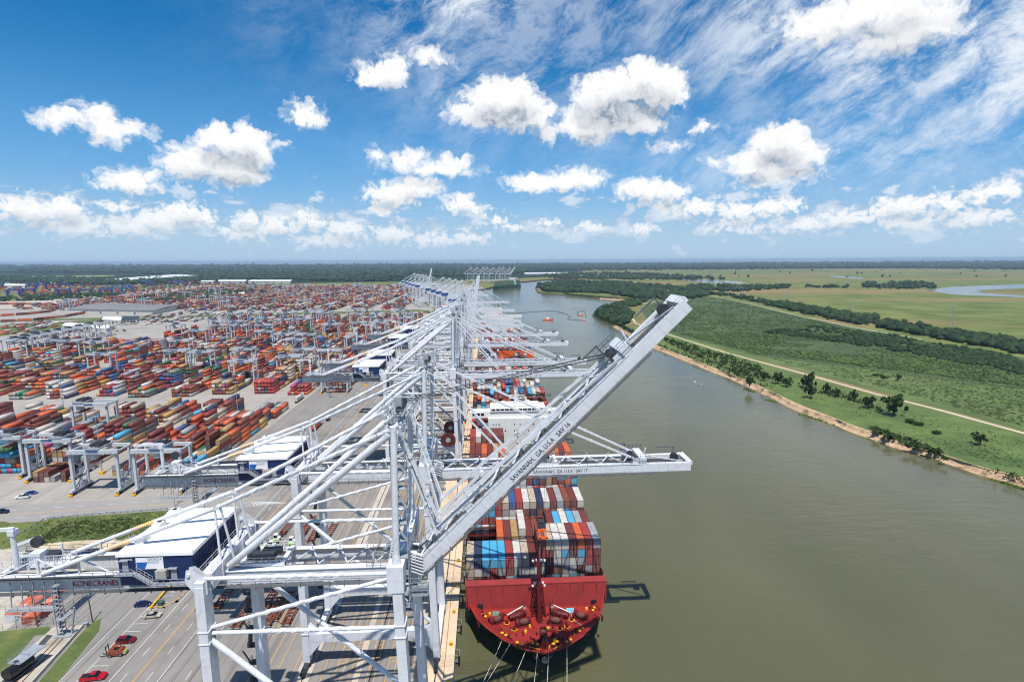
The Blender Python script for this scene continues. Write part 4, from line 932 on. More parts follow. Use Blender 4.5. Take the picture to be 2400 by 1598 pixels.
# mooring lines
def cat(mb, a, b, sag, r=.06, n=14):
    a = Vector(a); b = Vector(b); p = [a.lerp(b, i/n)-Vector((0, 0, sag*4*(i/n)*(1-i/n))) for i in range(n+1)]
    for q, w in zip(p, p[1:]): mb.tube(q, w, r, 6, cap=False)
for i, (a, b, s, d) in enumerate((((3.4,131.,4.6),(-9.6,100,.6),.4,'outermost pair line'), ((5.6,129.8,4.6),(-9.8,104,.6),.4,'second'), ((9.6,127.6,4.),(-10.2,99,.6),5.5,'slack sagging'), ((12.6,126.2,4.6),(2.,70,-3.5),.5,'first straight'), ((15.6,126.4,4.6),(6.,66,-3.5),.5,'second straight'), ((20.6,127.6,4.6),(12.,70,-3.5),.5,'straight outer'))):
    mb = MB(); cat(mb, a, b, s, .075); tag(mb.obj('mooring_line', ROPE), ['mooring rope nearest the quay from the red bow', 'second mooring rope from the quay side of the red bow', 'slack sagging mooring rope under the red bow', 'fourth mooring rope, left of the pale stem', 'fifth mooring rope running past the bow tip', 'mooring rope farthest from the quay off the red bow'][i], 'rope', 'mooring ropes at the bow')

# ------------------------------------------------------------------ more ships along the quay
def far_ship(y0, L, beam, hullcol, deckz, tiers, pal, label, front=None, x0=-7.2, bridge=.75, hn='orange_hull', rz=0.):
    s = empty('container_ship', (x0+beam/2, y0, ZW), rz); tag(s, label, 'ship', 'container ships along the far quay')
    b = beam/2; mb = MB(); n = len([0])
    out = [(0, .3), (4, b*.45), (11, b*.8), (22, b), (L-14, b), (L, b*.8)]
    v = []
    for (y, w) in out: v += [(-w*.9, y+max(0, 6-y*.3), 0), (-w, y, deckz), (w, y, deckz), (w*.9, y+max(0, 6-y*.3), 0)]
    f = [(i*4+j, i*4+j+1, i*4+j+5, i*4+j+4) for i in range(len(out)-1) for j in range(3)]
    mb.add(v, [q[::-1] for q in f]+[(0, 1, 2, 3), tuple(len(v)-4+j for j in (3, 2, 1, 0))]); mb.obj('hull', M(hn, hullcol, .5), s)
    by = L*bridge; MB().box(-b*.6,b*.6,by,by+12,deckz,deckz+30).box(-b,b,by+2,by+7,deckz+27,deckz+30).obj('superstructure', SHIPW, s)
    rq = random.Random(int(y0)); it = []; nc = int(beam/2.52); M_ = Matrix.Translation((x0+beam/2, y0, ZW)) @ Matrix.Rotation(rz, 4, 'Z')
    y = 30.
    while y < L-16:
        if not (by-14 < y < by+13):
            for c in range(nc):
                for t in range(tiers+rq.randint(-1, 1)):
                    p = M_ @ Vector(((c-(nc-1)/2)*2.52, y, deckz+1+t*CH)); it.append((p.x, p.y, p.z, CI[rq.choice(pal)]))
        y += 13.6
    o = cont_stuff('container_cargo', it); tag(o, 'mixed container cargo aboard the '+label.split(' ship')[0]+' ship', 'cargo', kind='stuff')
    return s
s2_ = far_ship(490, 250, 54., (40, 44, 50), 11., 4, ['orange']*3+['maroon']*4+['white']*3+['grey', 'navy', 'red', 'light blue', 'brown'], 'second container ship up the quay with a broad orange breakwater', hn='ship2_hull')
MB().box(-7.,26.8,26.,27.2,11.,22.8).obj('breakwater', ORANGE, s2_); MB().box(-4.4,20.,27.3,28.,22.,23.6).obj('breakwater_cap', DKGREY, s2_)
far_ship(700-12, 0+170, 34., (46, 40, 40), 9., 4, ['orange']*4+['maroon']*3+['white', 'tan', 'red'], 'third container ship up the quay, loaded with orange and maroon boxes', hn='ship3_hull')
far_ship(1000, 190, 34., (52, 44, 40), 9., 4, ['maroon', 'orange', 'grey', 'brown', 'white'], 'small dark container ship lying at the bend of the quay', x0=-66, hn='ship4_hull', rz=.26)
far_ship(2080, 210, 40., (44, 92, 70), 12., 6, ['green']*4+['sea green']*3+['maroon'], 'green hulled container ship far upriver at the bend', x0=18, hn='green_hull', rz=-.5)
# ------------------------------------------------------------------ rubber tyred yard gantries
def rtg(x0, y, label, span=20.5, tro=.3, low=False, sign=True, n=[0]):
    """x0 left leg, y near frame"""
    root = empty('yard_gantry', (x0, y, 0)); tag(root, label, 'crane', 'rubber tyred gantries in the yard')
    P_ = lambda nme, b, m=GREYW, key=None, **k: part(nme, root, ('rtg', key or nme), b, m, **k)
    for sx in (0, 1):
        for sy in (0, 1):
            P_('leg', lambda mb: mb.hexa(((-.55,-.45,1.6),(.55,-.45,1.6),(.55,.45,1.6),(-.55,.45,1.6),(-.6,-.5,20),(.6,-.5,20),(.6,.5,20),(-.6,.5,20))), loc=(span*sx, 9.*sy, 0))
        def sill(mb):
            mb.box(-.5,.5,-2.2,11.2,1.5,2.5); mb.bar((0,.4,2.6),(0,8.6,9.),.35,.35); mb.bar((0,8.6,2.6),(0,.4,9.),.35,.35); mb.box(-.45,.45,3.4,7.6,2.5,4.4)
        P_('sill_beam', sill, loc=(span*sx, 0, 0))
        def wh(mb):
            for yy in (-1.6, .2, 8.8, 10.6): mb.tube((-.4,yy,.8),(.4,yy,.8),.8,12)
            mb.box(-.45,.45,-2.6,11.6,.9,1.5)
        P_('wheel_set', wh, BLACK, loc=(span*sx, 0, 0))
        P_('bumper', lambda mb: mb.box(-.8,.8,-3.2,-2.3,.2,1.2), YELLOW, loc=(span*sx, 0, 0))
    for sy in (0, 1): P_('top_girder', lambda mb: mb.box(-1.,span+1.,-.6,.6,19.8,21.3), loc=(0, 9.*sy, 0))
    P_('end_tie', lambda mb: (mb.box(-.9,-.3,.6,8.4,20.,20.8), mb.box(span+.3,span+.9,.6,8.4,20.,20.8)) and None)
    P_('walkway', lambda mb: (mb.box(-1,span+1,-1.5,-.6,19.7,19.8), mb.rail((-1,-1.5,19.8),(span+1,-1.5,19.8),1.1,2.5,.08), mb.rail((-1,10.4,21.3),(span+1,10.4,21.3),1.1,2.5,.08)) and None, GREY)
    t = P_('trolley', lambda mb: (mb.box(-3,3,-.8,9.8,21.4,22.), mb.rail((-3,-.8,22),(3,-.8,22),1.1,1.5,.08)) and None, GREY, loc=(span*tro, 0, 0))
    part('machinery', t, ('rtg', 'mach'), lambda mb: (mb.tube((-1.6,1.5,22.9),(-1.6,7.5,22.9),.85,12), mb.box(.4,2.4,1,4,22,23.4), mb.box(.2,2.6,5.4,8.2,22,23.2), mb.tube((1.4,2,23.6),(1.4,7,23.6),.5,10)) and None, DKGREY)
    part('operator_cab', t, ('rtg', 'cab'), lambda mb: (mb.box(-1.2,1.2,-.4,2.2,16.9,19.3)), GREYW)
    part('spreader', t, ('rtg', 'spr'), lambda mb: (mb.box(-1.2,-.8,-1.6,10.6,15.4,16.1), mb.box(.8,1.2,-1.6,10.6,15.4,16.1), mb.box(-1.2,1.2,3.6,5.4,15.4,16.6), [mb.bar((a,b,16.4),(a,b,21.4),.08,.08) for a in (-1,1) for b in (3.8,5.2)]) and None, RUST)
    if sign:
        g0 = [c for c in root.children if c.name.startswith('top_girder')][0]
        part('sign', g0, ('rtg', 'sign'), lambda mb: mb.box(7.6,12.8,-.66,-.6,20.,21.1), M('sign_dark_blue', (34, 66, 128), .5, .05))
    return root
GREYW = M('gantry_grey_white', (188, 192, 196), .5, .08, .4)
# ------------------------------------------------------------------ container yard
YC = ['maroon']*12+['brown']*10+['red']*4+['orange']*9+['tan']*4+['yellow']*5+['white']*6+['rusty white']*3+['grey']*7+['navy']*4+['blue']*3+['light blue']*2+['green']*3+['magenta']*1+['crimson']*2+['orange']*2+['tan']*2+['dark grey']*2+['sea green']
LEFTS = [-133.3, -162.1, -190.5, -224.0, -252.4, -286., -314.4, -348., -376.4, -410., -438.4, -472., -500.4, -534., -562.4, -596., -624.]
ry = random.Random(23); yard = []; near = []; rtgs = []
SETS = [(260, 392, 1), (428, 560, 0), (578, 712, 0), (730, 862, 0), (884, 1010, 0)]
for si, (ya, yb, l0) in enumerate(SETS):
    for li in range(l0, len(LEFTS)):
        x0 = LEFTS[li]
        if x0 < -460 and si > 2: continue
        if x0 < -560 and si > 0: continue
        ys = ya+ry.choice((0, 0, 6)); nb = int((yb-ys)/12.75)
        h0 = ry.randint(0, 9); hole = (h0, h0+ry.choice((1, 2, 3))) if ry.random() < .22 and li > 2 else (-1, -1)
        for b in range(nb):
            y = ys+b*12.75
            if ry.random() < (.06 if si == 0 else .05) and li > 2: continue
            if hole[0] <= b < hole[1]: continue
            lvl = ry.choice((2, 2, 3, 3, 4, 4, 5)); cmain = ry.choice(YC)
            for r in range(6):
                h = max(0, min(5, lvl+ry.choice((-2, -1, 0, 0, 0, 1)))) if ry.random() > .04 else 0
                if si == 0 and b == 0: h = min(h, 3)
                for t in range(h):
                    col = cmain if ry.random() < .42 else ry.choice(YC)
                    yard.append((x0+3.9+r*2.62+ry.uniform(-.05, .05), y+ry.uniform(-.1, .1), t*CH, col, si, li, b, r, t, h))
        # gantries of the row
        for q in range(2 if si else 1):
            if si and ry.random() < (.35 if li < 9 else .55): continue
            yy = ys+ry.uniform(5, (yb-ys)-15) if si else None
            if yy: rtgs.append((x0, yy, si, li))
rtgs += [(-190.5, 244.5, 0, 2), (-162.1, 244.0, 0, 1), (-224., 262, 0, 3), (-252.4, 268, 0, 4), (-252.4, 330, 0, 4), (-133.3, 432, 1, 0)]
def zone(si): return ['nearest yard section', 'second yard section', 'middle yard section', 'fourth yard section', 'rear yard section'][si]
cnt = {}
for i, (x, y, si, li) in enumerate(rtgs):
    k_ = (si, li); cnt[k_] = cnt.get(k_, 0)+1
    lab = f'grey gantry over {ORD[min(li+1, 16)]} lane from the quay, {zone(si)}' + (', the farther one' if cnt[k_] == 2 else (', third one back' if cnt[k_] > 2 else ''))
    if i == len(rtgs)-6: lab = 'grey yard gantry straddling open paving between the two nearest lanes, bumpers yellow'
    if i == len(rtgs)-5: lab = 'grey yard gantry partly hidden behind the crane girder end by the cross road'
    rtg(x, y, lab, tro=ry.choice((.2, .3, .5, .7)))
# the boxes that show largest become things of their own
occ = {}
for c in yard: occ[(c[4], c[5], c[6], c[7])] = c[9]
def exposed(c):
    x, y, z, col, si, li, b, r, t, h = c
    return t == h-1 or occ.get((si, li, b-1, r), 0) <= t or (r == 5) or occ.get((si, li, b, r+1), 0) <= t
def vis(c): return c[0] > -gp_lim(c[1]) 
def gp_lim(y): return 1150*(y+14)/1255.
yard.sort(key=lambda c: c[1]*1.0-c[0]*.15)
picked = 0; rest = []
for c in yard:
    x, y, z, col, si, li, b, r, t, h = c
    if picked < 85 and exposed(c) and -gp_lim(y) < x:
        o = container(x, y, z, col, f'{col} container, yard lane {ORD[li+1]} from quay, {ORD[b+1]} bay, {ORD[r+1]} row, {"on the ground" if t == 0 else "tier "+ORD[t+1]}', 'containers in the nearest yard section'); picked += 1
        if col in NAMED and occ.get((si, li, b, r+1), 0) <= t:
            s_, mt_ = NAMED[col]; text(s_, o, (CW/2+.02, 3.2, .8), 5.6, mt_, rot=(math.pi/2, 0, math.pi/2), height=1.1)
    else: rest.append((x, y, z, CI[col]))
tag(cont_stuff('yard_container_mass', rest), 'thousands of mixed colour containers stacked across the yard', 'container', kind='stuff')
# far yard beyond the green strip
fy = []; rf = random.Random(31)
for li in range(26):
    x0 = -190-(li//2)*72-(li % 2)*25
    for y in np.arange(1195+max(0, li-8)*6, 2350, 12.8):
        if (y % 260) < 30: continue
        lv = rf.choice((1, 2, 2, 3, 4)); cm = rf.choice(YC)
        if rf.random() < .12: continue
        for r in range(6):
            h = max(0, lv+rf.choice((-1, 0, 0, 0)))
            for t in range(max(0, h-2), h): fy.append((x0-r*2.7, y, t*CH, CI[cm if rf.random() < .4 else rf.choice(YC)]))
tag(cont_stuff('far_yard_container_mass', fy), 'far yard of containers fading towards the woods', 'container', kind='stuff')
for i in range(44):
    lq = rf.randint(0, 22); x0 = -190-(lq//2)*72-(lq % 2)*25+4; y = rf.uniform(1200, 2200)
    rtg(x0-20, y, f'distant grey gantry in the {ORD[min(lq+1, 16)]} lane from the river, far yard beyond the green strip', tro=.5, sign=False)
# green strip between the yards
tag(MB().poly([(-90, 1085), (-150, 1125), (-500, 1075), (-900, 1020), (-900, 1050), (-480, 1130), (-150, 1190), (-80, 1140)], .05).obj('grass_strip', GRASS), kind='structure')
# lamp masts in the yard
for i, (px, py) in enumerate(((240,1110),(857,905),(1120,930),(560,1000),(690,812),(150,960),(330,860))):
    x, y = gp(px, py); o = empty('light_mast', (x, y, 0)); tag(o, ['slim lamp mast on a yellow block between the two nearest lanes', 'lamp mast on a yellow block beside the quay road', 'lamp mast near the ship side rail', 'lamp mast at the cross road', 'lamp mast amid the middle yard section', 'lamp mast in the left of the second section', 'lamp mast far back in the left yard'][i], 'lamp', 'tall yard lamp masts')
    part('pole', o, 'lmp', lambda mb: mb.tube((0,0,0),(0,0,30),.28,8,.14), GREY); part('base_block', o, 'lmb', lambda mb: mb.box(-1.1,1.1,-1.1,1.1,0,1.4), YELLOW)
    part('lamp_head', o, 'lmh', lambda mb: [mb.box(math.cos(a)*1.2-.35,math.cos(a)*1.2+.35,math.sin(a)*1.2-.35,math.sin(a)*1.2+.35,29.6,30.) for a in np.arange(0, 6.2, 1.05)], GREY)
# ------------------------------------------------------------------ paint, rails and strips on the quay
def stripe(mb, x, y0, y1, w=.15, z=.03): mb.add(((x-w,y0,z),(x+w,y0,z),(x+w,y1,z),(x-w,y1,z)), ((0,1,2,3),))
QY0, QY1 = 60, 800
def marking(name, build, mat): mb = MB(); build(mb); return tag(mb.obj(name, mat), kind='structure')
sheet('rail_strip', -50.2, -46.4, QY0, QY1, .016, CONC); sheet('service_strip', -35.2, -33.6, QY0, QY1, .016, CONC)
SLOT = M('rail_slot_dark', (46, 34, 30), .8)
for x in (-48., -14., -30.8): marking('rail_slot', lambda mb: stripe(mb, x, QY0, QY1, .16, .034), SLOT)
marking('rail_slot', lambda mb: stripe(mb, -11.9, QY0, QY1, .1, .034), M('rust_line', (150, 110, 84), .9))
for (a, b) in ((-40.25,-38.3),(-36.15,-34.1),(-31.66,-29.7),(-26.8,-24.85)):
    def lad(mb):
        stripe(mb, a, QY0, QY1, .075, .03); stripe(mb, b, QY0, QY1, .075, .03)
        y = QY0
        while y < 420:
            if int(y/13) % 2 == 0: mb.add(((a,y,.026),(b,y+.6,.026),(b,y+.75,.026),(a,y+.15,.026)), ((0,1,2,3),))
            y += 1.6
    marking('lane_marking', lad, YELL_P)
for x in (-43.4, -51.3, -55.5, -58.6, -62., -22.6, -17.): marking('lane_marking', lambda mb: stripe(mb, x, QY0, QY1, .075), YELL_P)
marking('lane_marking', lambda mb: (stripe(mb, -91.35, QY0, QY1, .07), stripe(mb, -91.0, QY0, QY1, .07)) and None, YELL_P)
for x in (-97.3, -84.9, -110.2): marking('lane_marking', lambda mb: stripe(mb, x, QY0, 190 if x < -100 else QY1, .08), WHITE_P)
for x in (-94.4, -87.9, -78.): marking('lane_marking', lambda mb: [stripe(mb, x, y, y+3.2, .07) for y in np.arange(QY0, 700, 9.6)], WHITE_P)
def bays_(mb):
    for y in np.arange(100, 172, 3.35): mb.add(((-105.6,y,.03),(-101.2,y,.03),(-101.2,y+.14,.03),(-105.6,y+.14,.03)), ((0,1,2,3),))
marking('parking_marking', bays_, WHITE_P)
marking('parking_marking', lambda mb: stripe(mb, -105.6, 100, 172, .07), WHITE_P)
for fi, y in enumerate(np.arange(96, 300, 12.5)):                     # fenders on the quay wall
    o = empty('quay_fender', (QX, y, 0)); tag(o, f'black fender frame on the quay wall, {ORD[min(fi+1, 17)]} from the near end', 'fender', 'fender frames along the quay wall')
    part('panel', o, 'fpan', lambda mb: mb.box(.9,1.3,-.9,.9,-3.4,-.6), BLACK); part('frame', o, 'ffr', lambda mb: (mb.bar((0,-1.2,-.2),(1.2,-1.2,-.4),.1,.1), mb.bar((0,1.2,-.2),(1.2,1.2,-.4),.1,.1), mb.bar((0,0,-3),(1,0,-3),.4,.4), mb.bar((1.2,-1.2,-.4),(1.2,1.2,-.4),.1,.1)) and None, GREY)
for fi, y in enumerate(np.arange(90, 326, 14.)):
    o = empty('mooring_bollard', (-10.6, y+4, .02)); tag(o, f'yellow mooring bollard on the quay edge, {ORD[min(fi+1, 17)]} from the near end', 'bollard', 'yellow bollards along the quay edge')
    part('post', o, 'bpst', lambda mb: (mb.cyl((0,0,0),.35,.7,12,.28), mb.cyl((0,0,.7),.5,.25,12), mb.cyl((0,0,0),.55,.1,12)) and None, YELLOW)
# cross road behind the nearest parking area, with its markings
def roadband(name, pts, w, z, mat):
    mb = MB(); v = []
    for i, (x, y) in enumerate(pts):
        a = Vector(pts[max(0, i-1)]); b = Vector(pts[min(len(pts)-1, i+1)]); n = Vector((-(b.y-a.y), b.x-a.x)).normalized()*w
        v += [(x+n.x, y+n.y, z), (x-n.x, y-n.y, z)]
    mb.add(v, [(2*i, 2*i+1, 2*i+3, 2*i+2) for i in range(len(pts)-1)]); return tag(mb.obj(name, mat), kind='structure')
xr = [gp(-500, 1245), gp(0, 1206), gp(240, 1191), gp(470, 1176), (-100, 236)]
roadband('road', xr, 9., .018, ROADM)
roadband('road_marking', xr, .12, .032, YELL_P)
for o_ in (-4.2, 4.2):
    mb = MB()
    for (a, b) in zip(xr, xr[1:]):
        L = math.dist(a, b); n = int(L/9); d = ((b[0]-a[0])/L, (b[1]-a[1])/L)
        for i in range(n):
            x, y = a[0]+d[0]*i*9-d[1]*o_, a[1]+d[1]*i*9+d[0]*o_; mb.bar((x, y, .03), (x+d[0]*3.5, y+d[1]*3.5, .03), .16, .012)
    tag(mb.obj('road_marking', WHITE_P), kind='structure')
mb = MB()
for i in range(10): a = gp(590+i*5, 1176); mb.bar((a[0], a[1], .03), (a[0]+3+i*.5, a[1]-4+i*.3, .03), .25, .012)
tag(mb.obj('road_marking', WHITE_P), kind='structure')

# ------------------------------------------------------------------ lower left corner: verge, gravel, parking
def Z4(x, y): return gp(x/5.09, 1290+y/5.09)
def Z5(x, y): return gp(x/5.12, 1080+y/5.12)
def area(name, pts, z, mat): return tag(MB().poly(pts, z).obj(name, mat), kind='structure')
area('gravel_ground', [Z5(-900, 1900), Z5(-900, 900), Z5(30, 1060), Z5(600, 940), Z5(1500, 950), Z5(1900, 830), (-141, 205), (-113, 170), (-113, 60), (-190, 60)], -.04, GRAVEL)
area('sand_ground', [Z5(60, 1090), Z5(300, 1000), Z5(900, 950), Z5(1400, 930), Z5(1250, 1090), Z5(500, 1110)], .0, SOIL)
area('grass_verge', [Z5(20, 1055), Z5(530, 715), Z5(600, 690), Z5(2020, 590), Z5(2060, 640), Z5(1700, 860), Z5(1400, 935), Z5(900, 955), Z5(330, 1010)], .02, GRASS)
area('grass_verge', [Z4(-400, 1000), Z4(600, 900), Z4(590, 1000), Z4(420, 1010), Z4(80, 1400), Z4(-300, 1700)], .01, GRASS)
area('grass_verge', [Z4(1110, 850), Z4(1210, 800), Z4(1180, 960), Z4(880, 1330), Z4(560, 1750), Z4(300, 1750), Z4(1000, 950)], .012, GRASS)
area('grass_verge', [Z5(-500, 720), Z5(60, 725), Z5(120, 745), Z5(0, 850), Z5(-500, 1100)], .03, GRASS)
area('track_bed', [Z4(640, 910), Z4(1000, 880), Z4(1000, 930), Z4(300, 1700), Z4(-200, 1700), Z4(300, 1200)], .016, GRAVEL)
area('coal_heap_ground', [Z4(560, 1000), Z4(630, 1010), Z4(400, 1260), Z4(340, 1250)], .05, M('dark_ballast', (70, 70, 72), .95, .4, .6))
w0, w1 = Z4(1010, 900), Z4(330, 1660)
tag(MB().bar((*w0, .5), (*w1, .5), .35, 1.1).obj('retaining_wall', CONC), 'low pale concrete wall beside the rail siding', 'wall')
for o_ in (-.72, .72):
    a, b = Z4(870, 890), Z4(200, 1600); tag(MB().bar((a[0]+o_, a[1], .15), (b[0]+o_, b[1], .15), .12, .16).obj('rail', RUST), ['inner', 'outer'][o_ > 0]+' rail of the siding by the black tank car', 'rail')
def guardrail(name, pts, label):
    o = empty('guard_rail', (*pts[0], 0)); tag(o, label, 'guard rail'); mb = MB(); b = MB()
    for (p, q) in zip(pts, pts[1:]):
        P0 = Vector((p[0]-pts[0][0], p[1]-pts[0][1], .6)); P1 = Vector((q[0]-pts[0][0], q[1]-pts[0][1], .6)); mb.bar(P0, P1, .12, .35)
        n = int((P1-P0).length/2.6)
        for i in range(n+1): c = P0.lerp(P1, i/max(n, 1)); b.bar((c.x, c.y, 0), (c.x, c.y, .8), .16, .16)
    mb.obj('beam', GREY, o); b.obj('post', DKGREY, o)['kind'] = 'stuff'
guardrail('', [Z5(565, 695), Z5(1200, 640), Z5(2010, 582)], 'long guard rail between the road and the grass bank')
guardrail('', [Z5(40, 985), Z5(300, 850), Z5(525, 712)], 'guard rail running down the left edge of the grass bank')
# fence line
mb = MB(); fp = [Z4(-300, 1010), Z4(200, 930), Z4(640, 880), Z4(1060, 850)]; o = empty('wire_fence', (0, 0, 0)); tag(o, 'thin wire fence along the edge of the gravel yard', 'fence'); b = MB()
for (p, q) in zip(fp, fp[1:]):
    mb.bar((*p, 2.2), (*q, 2.2), .05, .05); mb.bar((*p, 1.1), (*q, 1.1), .04, .04); n = int(math.dist(p, q)/3)
    for i in range(n+1): x, y = p[0]+(q[0]-p[0])*i/n, p[1]+(q[1]-p[1])*i/n; b.bar((x, y, 0), (x, y, 2.3), .07, .07)
mb.obj('wire', GREY, o); b.obj('post', GREY, o)['kind'] = 'stuff'
# yellow pipes, boxes, poles
for i, (p, q, h) in enumerate(((Z4(1790, 710), Z4(1990, 480), .9), (Z4(2010, 470), Z4(2120, 330), .9), (Z4(1790, 695), Z4(1950, 690), .9), (Z4(1950, 690), Z4(2110, 610), .9), (Z4(2110, 610), Z4(2240, 480), .9))):
    o = empty('pipe_barrier', (*p, 0)); tag(o, ['thick yellow barrier beam by the navy car', 'yellow barrier beam running on towards the crane leg', 'short yellow rail in front of the green box', 'angled yellow rail beside the green box', 'yellow rail reaching back along the lane'][i], 'barrier', 'yellow barriers by the parking')
    d = (q[0]-p[0], q[1]-p[1]); w = .55 if i < 2 else .16
    MB().bar((0, 0, h-.2), (d[0], d[1], h-.2), w, w*.8).obj('beam', YELLOW, o)
    for t in (0, .5, 1): MB().box(d[0]*t-.35, d[0]*t+.35, d[1]*t-.35, d[1]*t+.35, 0, .4).obj('base', CONC, o)
def boxthing(name, c, sx, sy, h, mat, label, cat, rz=0, top=None):
    o = empty(name, (*c, .02), rz); tag(o, label, cat); MB().box(-sx/2, sx/2, -sy/2, sy/2, 0, h).obj('body', mat, o); MB().box(-sx/2-.08, sx/2+.08, -sy/2-.08, sy/2+.08, h, h+.12).obj('lid', top or mat, o); return o
boxthing('utility_box', Z4(1925, 650), 1.3, 1.5, 1.3, M('utility_green', (70, 92, 74), .6), 'green utility box between yellow rails by the parking', 'box')
boxthing('utility_box', Z4(2070, 485), 1.8, 1.2, .7, M('utility_white', (206, 202, 190), .6), 'white low utility box beside the white lane line', 'box')
boxthing('trash_bin', Z4(1030, 905), 1., .9, 1.2, GREY, 'pale bin standing at the end of the concrete wall', 'bin')
boxthing('concrete_block', Z5(345, 1040), 3., 8.2, 2.6, M('trailer_grey', (176, 178, 176), .6), 'grey box trailer parked on sand below the grass bank', 'trailer', -.62)
boxthing('concrete_block', Z5(460, 1000), 1.6, 1.2, .6, CONC, 'small white concrete block beside the grey box trailer', 'block')
for i, (c, a) in enumerate((((450, 905), 16), ((1105, 850), 16))):
    x, y = Z4(*c); o = empty('utility_pole', (x, y, 0)); tag(o, ['brown wooden pole in front of the rusty containers', 'brown wooden pole at the corner of the gravel'][i], 'pole', 'wooden poles'); wood = M('pole_wood', (88, 74, 58), .9)
    part('shaft', o, 'upole', lambda mb: mb.tube((0,0,0),(-.3,-.2,11.5),.19,8,.12), wood); part('cap', o, 'ucap', lambda mb: mb.box(-.55,-.05,-.45,.05,11.4,11.7), DKGREY)
x, y = gp(410, 1187); o = empty('light_mast', (x, y, 0)); tag(o, 'lamp mast with round lamps beside the cross road behind the house roof', 'lamp'); part('pole', o, 'lmp2', lambda mb: mb.tube((0,0,0),(0,0,12),.2,8,.12), GREY); part('lamp_head', o, 'lmh2', lambda mb: [mb.box(math.cos(a)*.9-.3,math.cos(a)*.9+.3,math.sin(a)*.9-.3,math.sin(a)*.9+.3,11.6,12) for a in np.arange(0, 6.2, 1.25)], WHITE_L)
# two old containers at lower left
OLDO = M('rusty_orange_roof', (184, 88, 58), .8, .3, .4, dirt=((206, 196, 184), .8, .35)); 
STW = M('storage_white', (196, 198, 200), .7, .1, .5, dirt=((150, 110, 90), .5, .6)); STR = M('storage_rust', (150, 70, 56), .8, .3, .6, dirt=((210, 196, 184), .7, .5))
for i, (c, sx, sy, mt, lab) in enumerate(((Z4(66, 855), 4.9, 13.5, STW, 'white sided storage container with peeling orange roof by the fence'), (Z4(262, 888), 4.2, 6.2, STR, 'rusty red storage container in front of the peeling orange roof'), (Z4(420, 790), 2.4, 12., STW, 'white end storage container between the rusty one and the ladder'))):
    o = empty('storage_container', (*c, 0)); tag(o, lab, 'container', 'old storage containers by the fence')
    MB().box(0, sx, 0, sy, 0, 2.5).obj('body', mt, o)
    for j in range(2): MB().box(sx*j/2-.04, sx*(j+1)/2-.06, -.05, sy+.05, 2.5, 2.6+.05*j).obj('roof_sheet', OLDO, o)
    if i == 0: text('MA', o, (2.9, -.02, 1.3), 1.5, NAVY_L, height=.75); text('SP', o, (2.9, -.02, .3), 1.1, NAVY_L, height=.65)
# black tank car
a, b = Z4(90, 1600), Z4(375, 1390); d = Vector((b[0]-a[0], b[1]-a[1])); o = empty('tank_car', (*a, 0), math.atan2(d.y, d.x)); tag(o, 'black rail tank car on the siding at the bottom left corner', 'rail car'); L = max(6., d.length-1.)
part('tank', o, 'tank', lambda mb: (mb.tube((0,0,2.7),(L,0,2.7),1.5,18), mb.tube((L,0,2.7),(L+.6,0,2.7),1.5,18,.8), mb.cyl((L*.45,0,4.1),.5,.5,10)) and None, M('tank_black', (26, 26, 28), .35))
part('underframe', o, 'tund', lambda mb: (mb.box(-.6,L+1,-1.2,1.2,.9,1.15), [mb.tube((q,s,.45),(q,s+.12,.45),.45,10) for q in (1,2.6,L-2.6,L-1) for s in (-.8,.7)]) and None, DKGREY)
part('walkway', o, 'twlk', lambda mb: (mb.box(2,9,-1.9,1.9,4.2,4.3), mb.rail((2,-1.9,4.3),(9,-1.9,4.3)), mb.rail((2,1.9,4.3),(9,1.9,4.3)), mb.rail((2,-1.9,4.3),(2,1.9,4.3)), mb.rail((5,-1.,4.3),(5,1.,4.3))) and None, GREY)

# ------------------------------------------------------------------ vehicles
TYRE = BLACK; RIM = M('wheel_rim', (150, 152, 156), .35, metal=.6); LAMPW = M('lamp_clear', (230, 230, 224), .2); LAMPR = M('lamp_red', (150, 20, 20), .3)
def wheels(o, xs, y, r=.36, w=.24, key='w'):
    for x in xs:
        for s in (-1, 1):
            q = part('wheel', o, (key, 'tyre', r, w), lambda mb: mb.tube((0,-w/2,0),(0,w/2,0),r,14), TYRE, (x, s*y, r)); part('rim', q, (key, 'rim', r, w), lambda mb: mb.tube((0,-w/2-.02,0),(0,w/2+.02,0),r*.6,10), RIM)
def loft(mb, secs):
    """car body from cross sections (x, half width, z0, z1, top half width)"""
    v = []
    for (x, w, z0, z1, tw) in secs: v += [(x,-w,z0),(x,-w,z0+(z1-z0)*.6),(x,-tw,z1),(x,tw,z1),(x,w,z0+(z1-z0)*.6),(x,w,z0)]
    n = 6; f = [(i*n+j, (i+1)*n+j, (i+1)*n+(j+1) % n, i*n+(j+1) % n) for i in range(len(secs)-1) for j in range(n)]
    f += [tuple(range(n)), tuple((len(secs)-1)*n+j for j in range(n-1, -1, -1))]; mb.add(v, f)
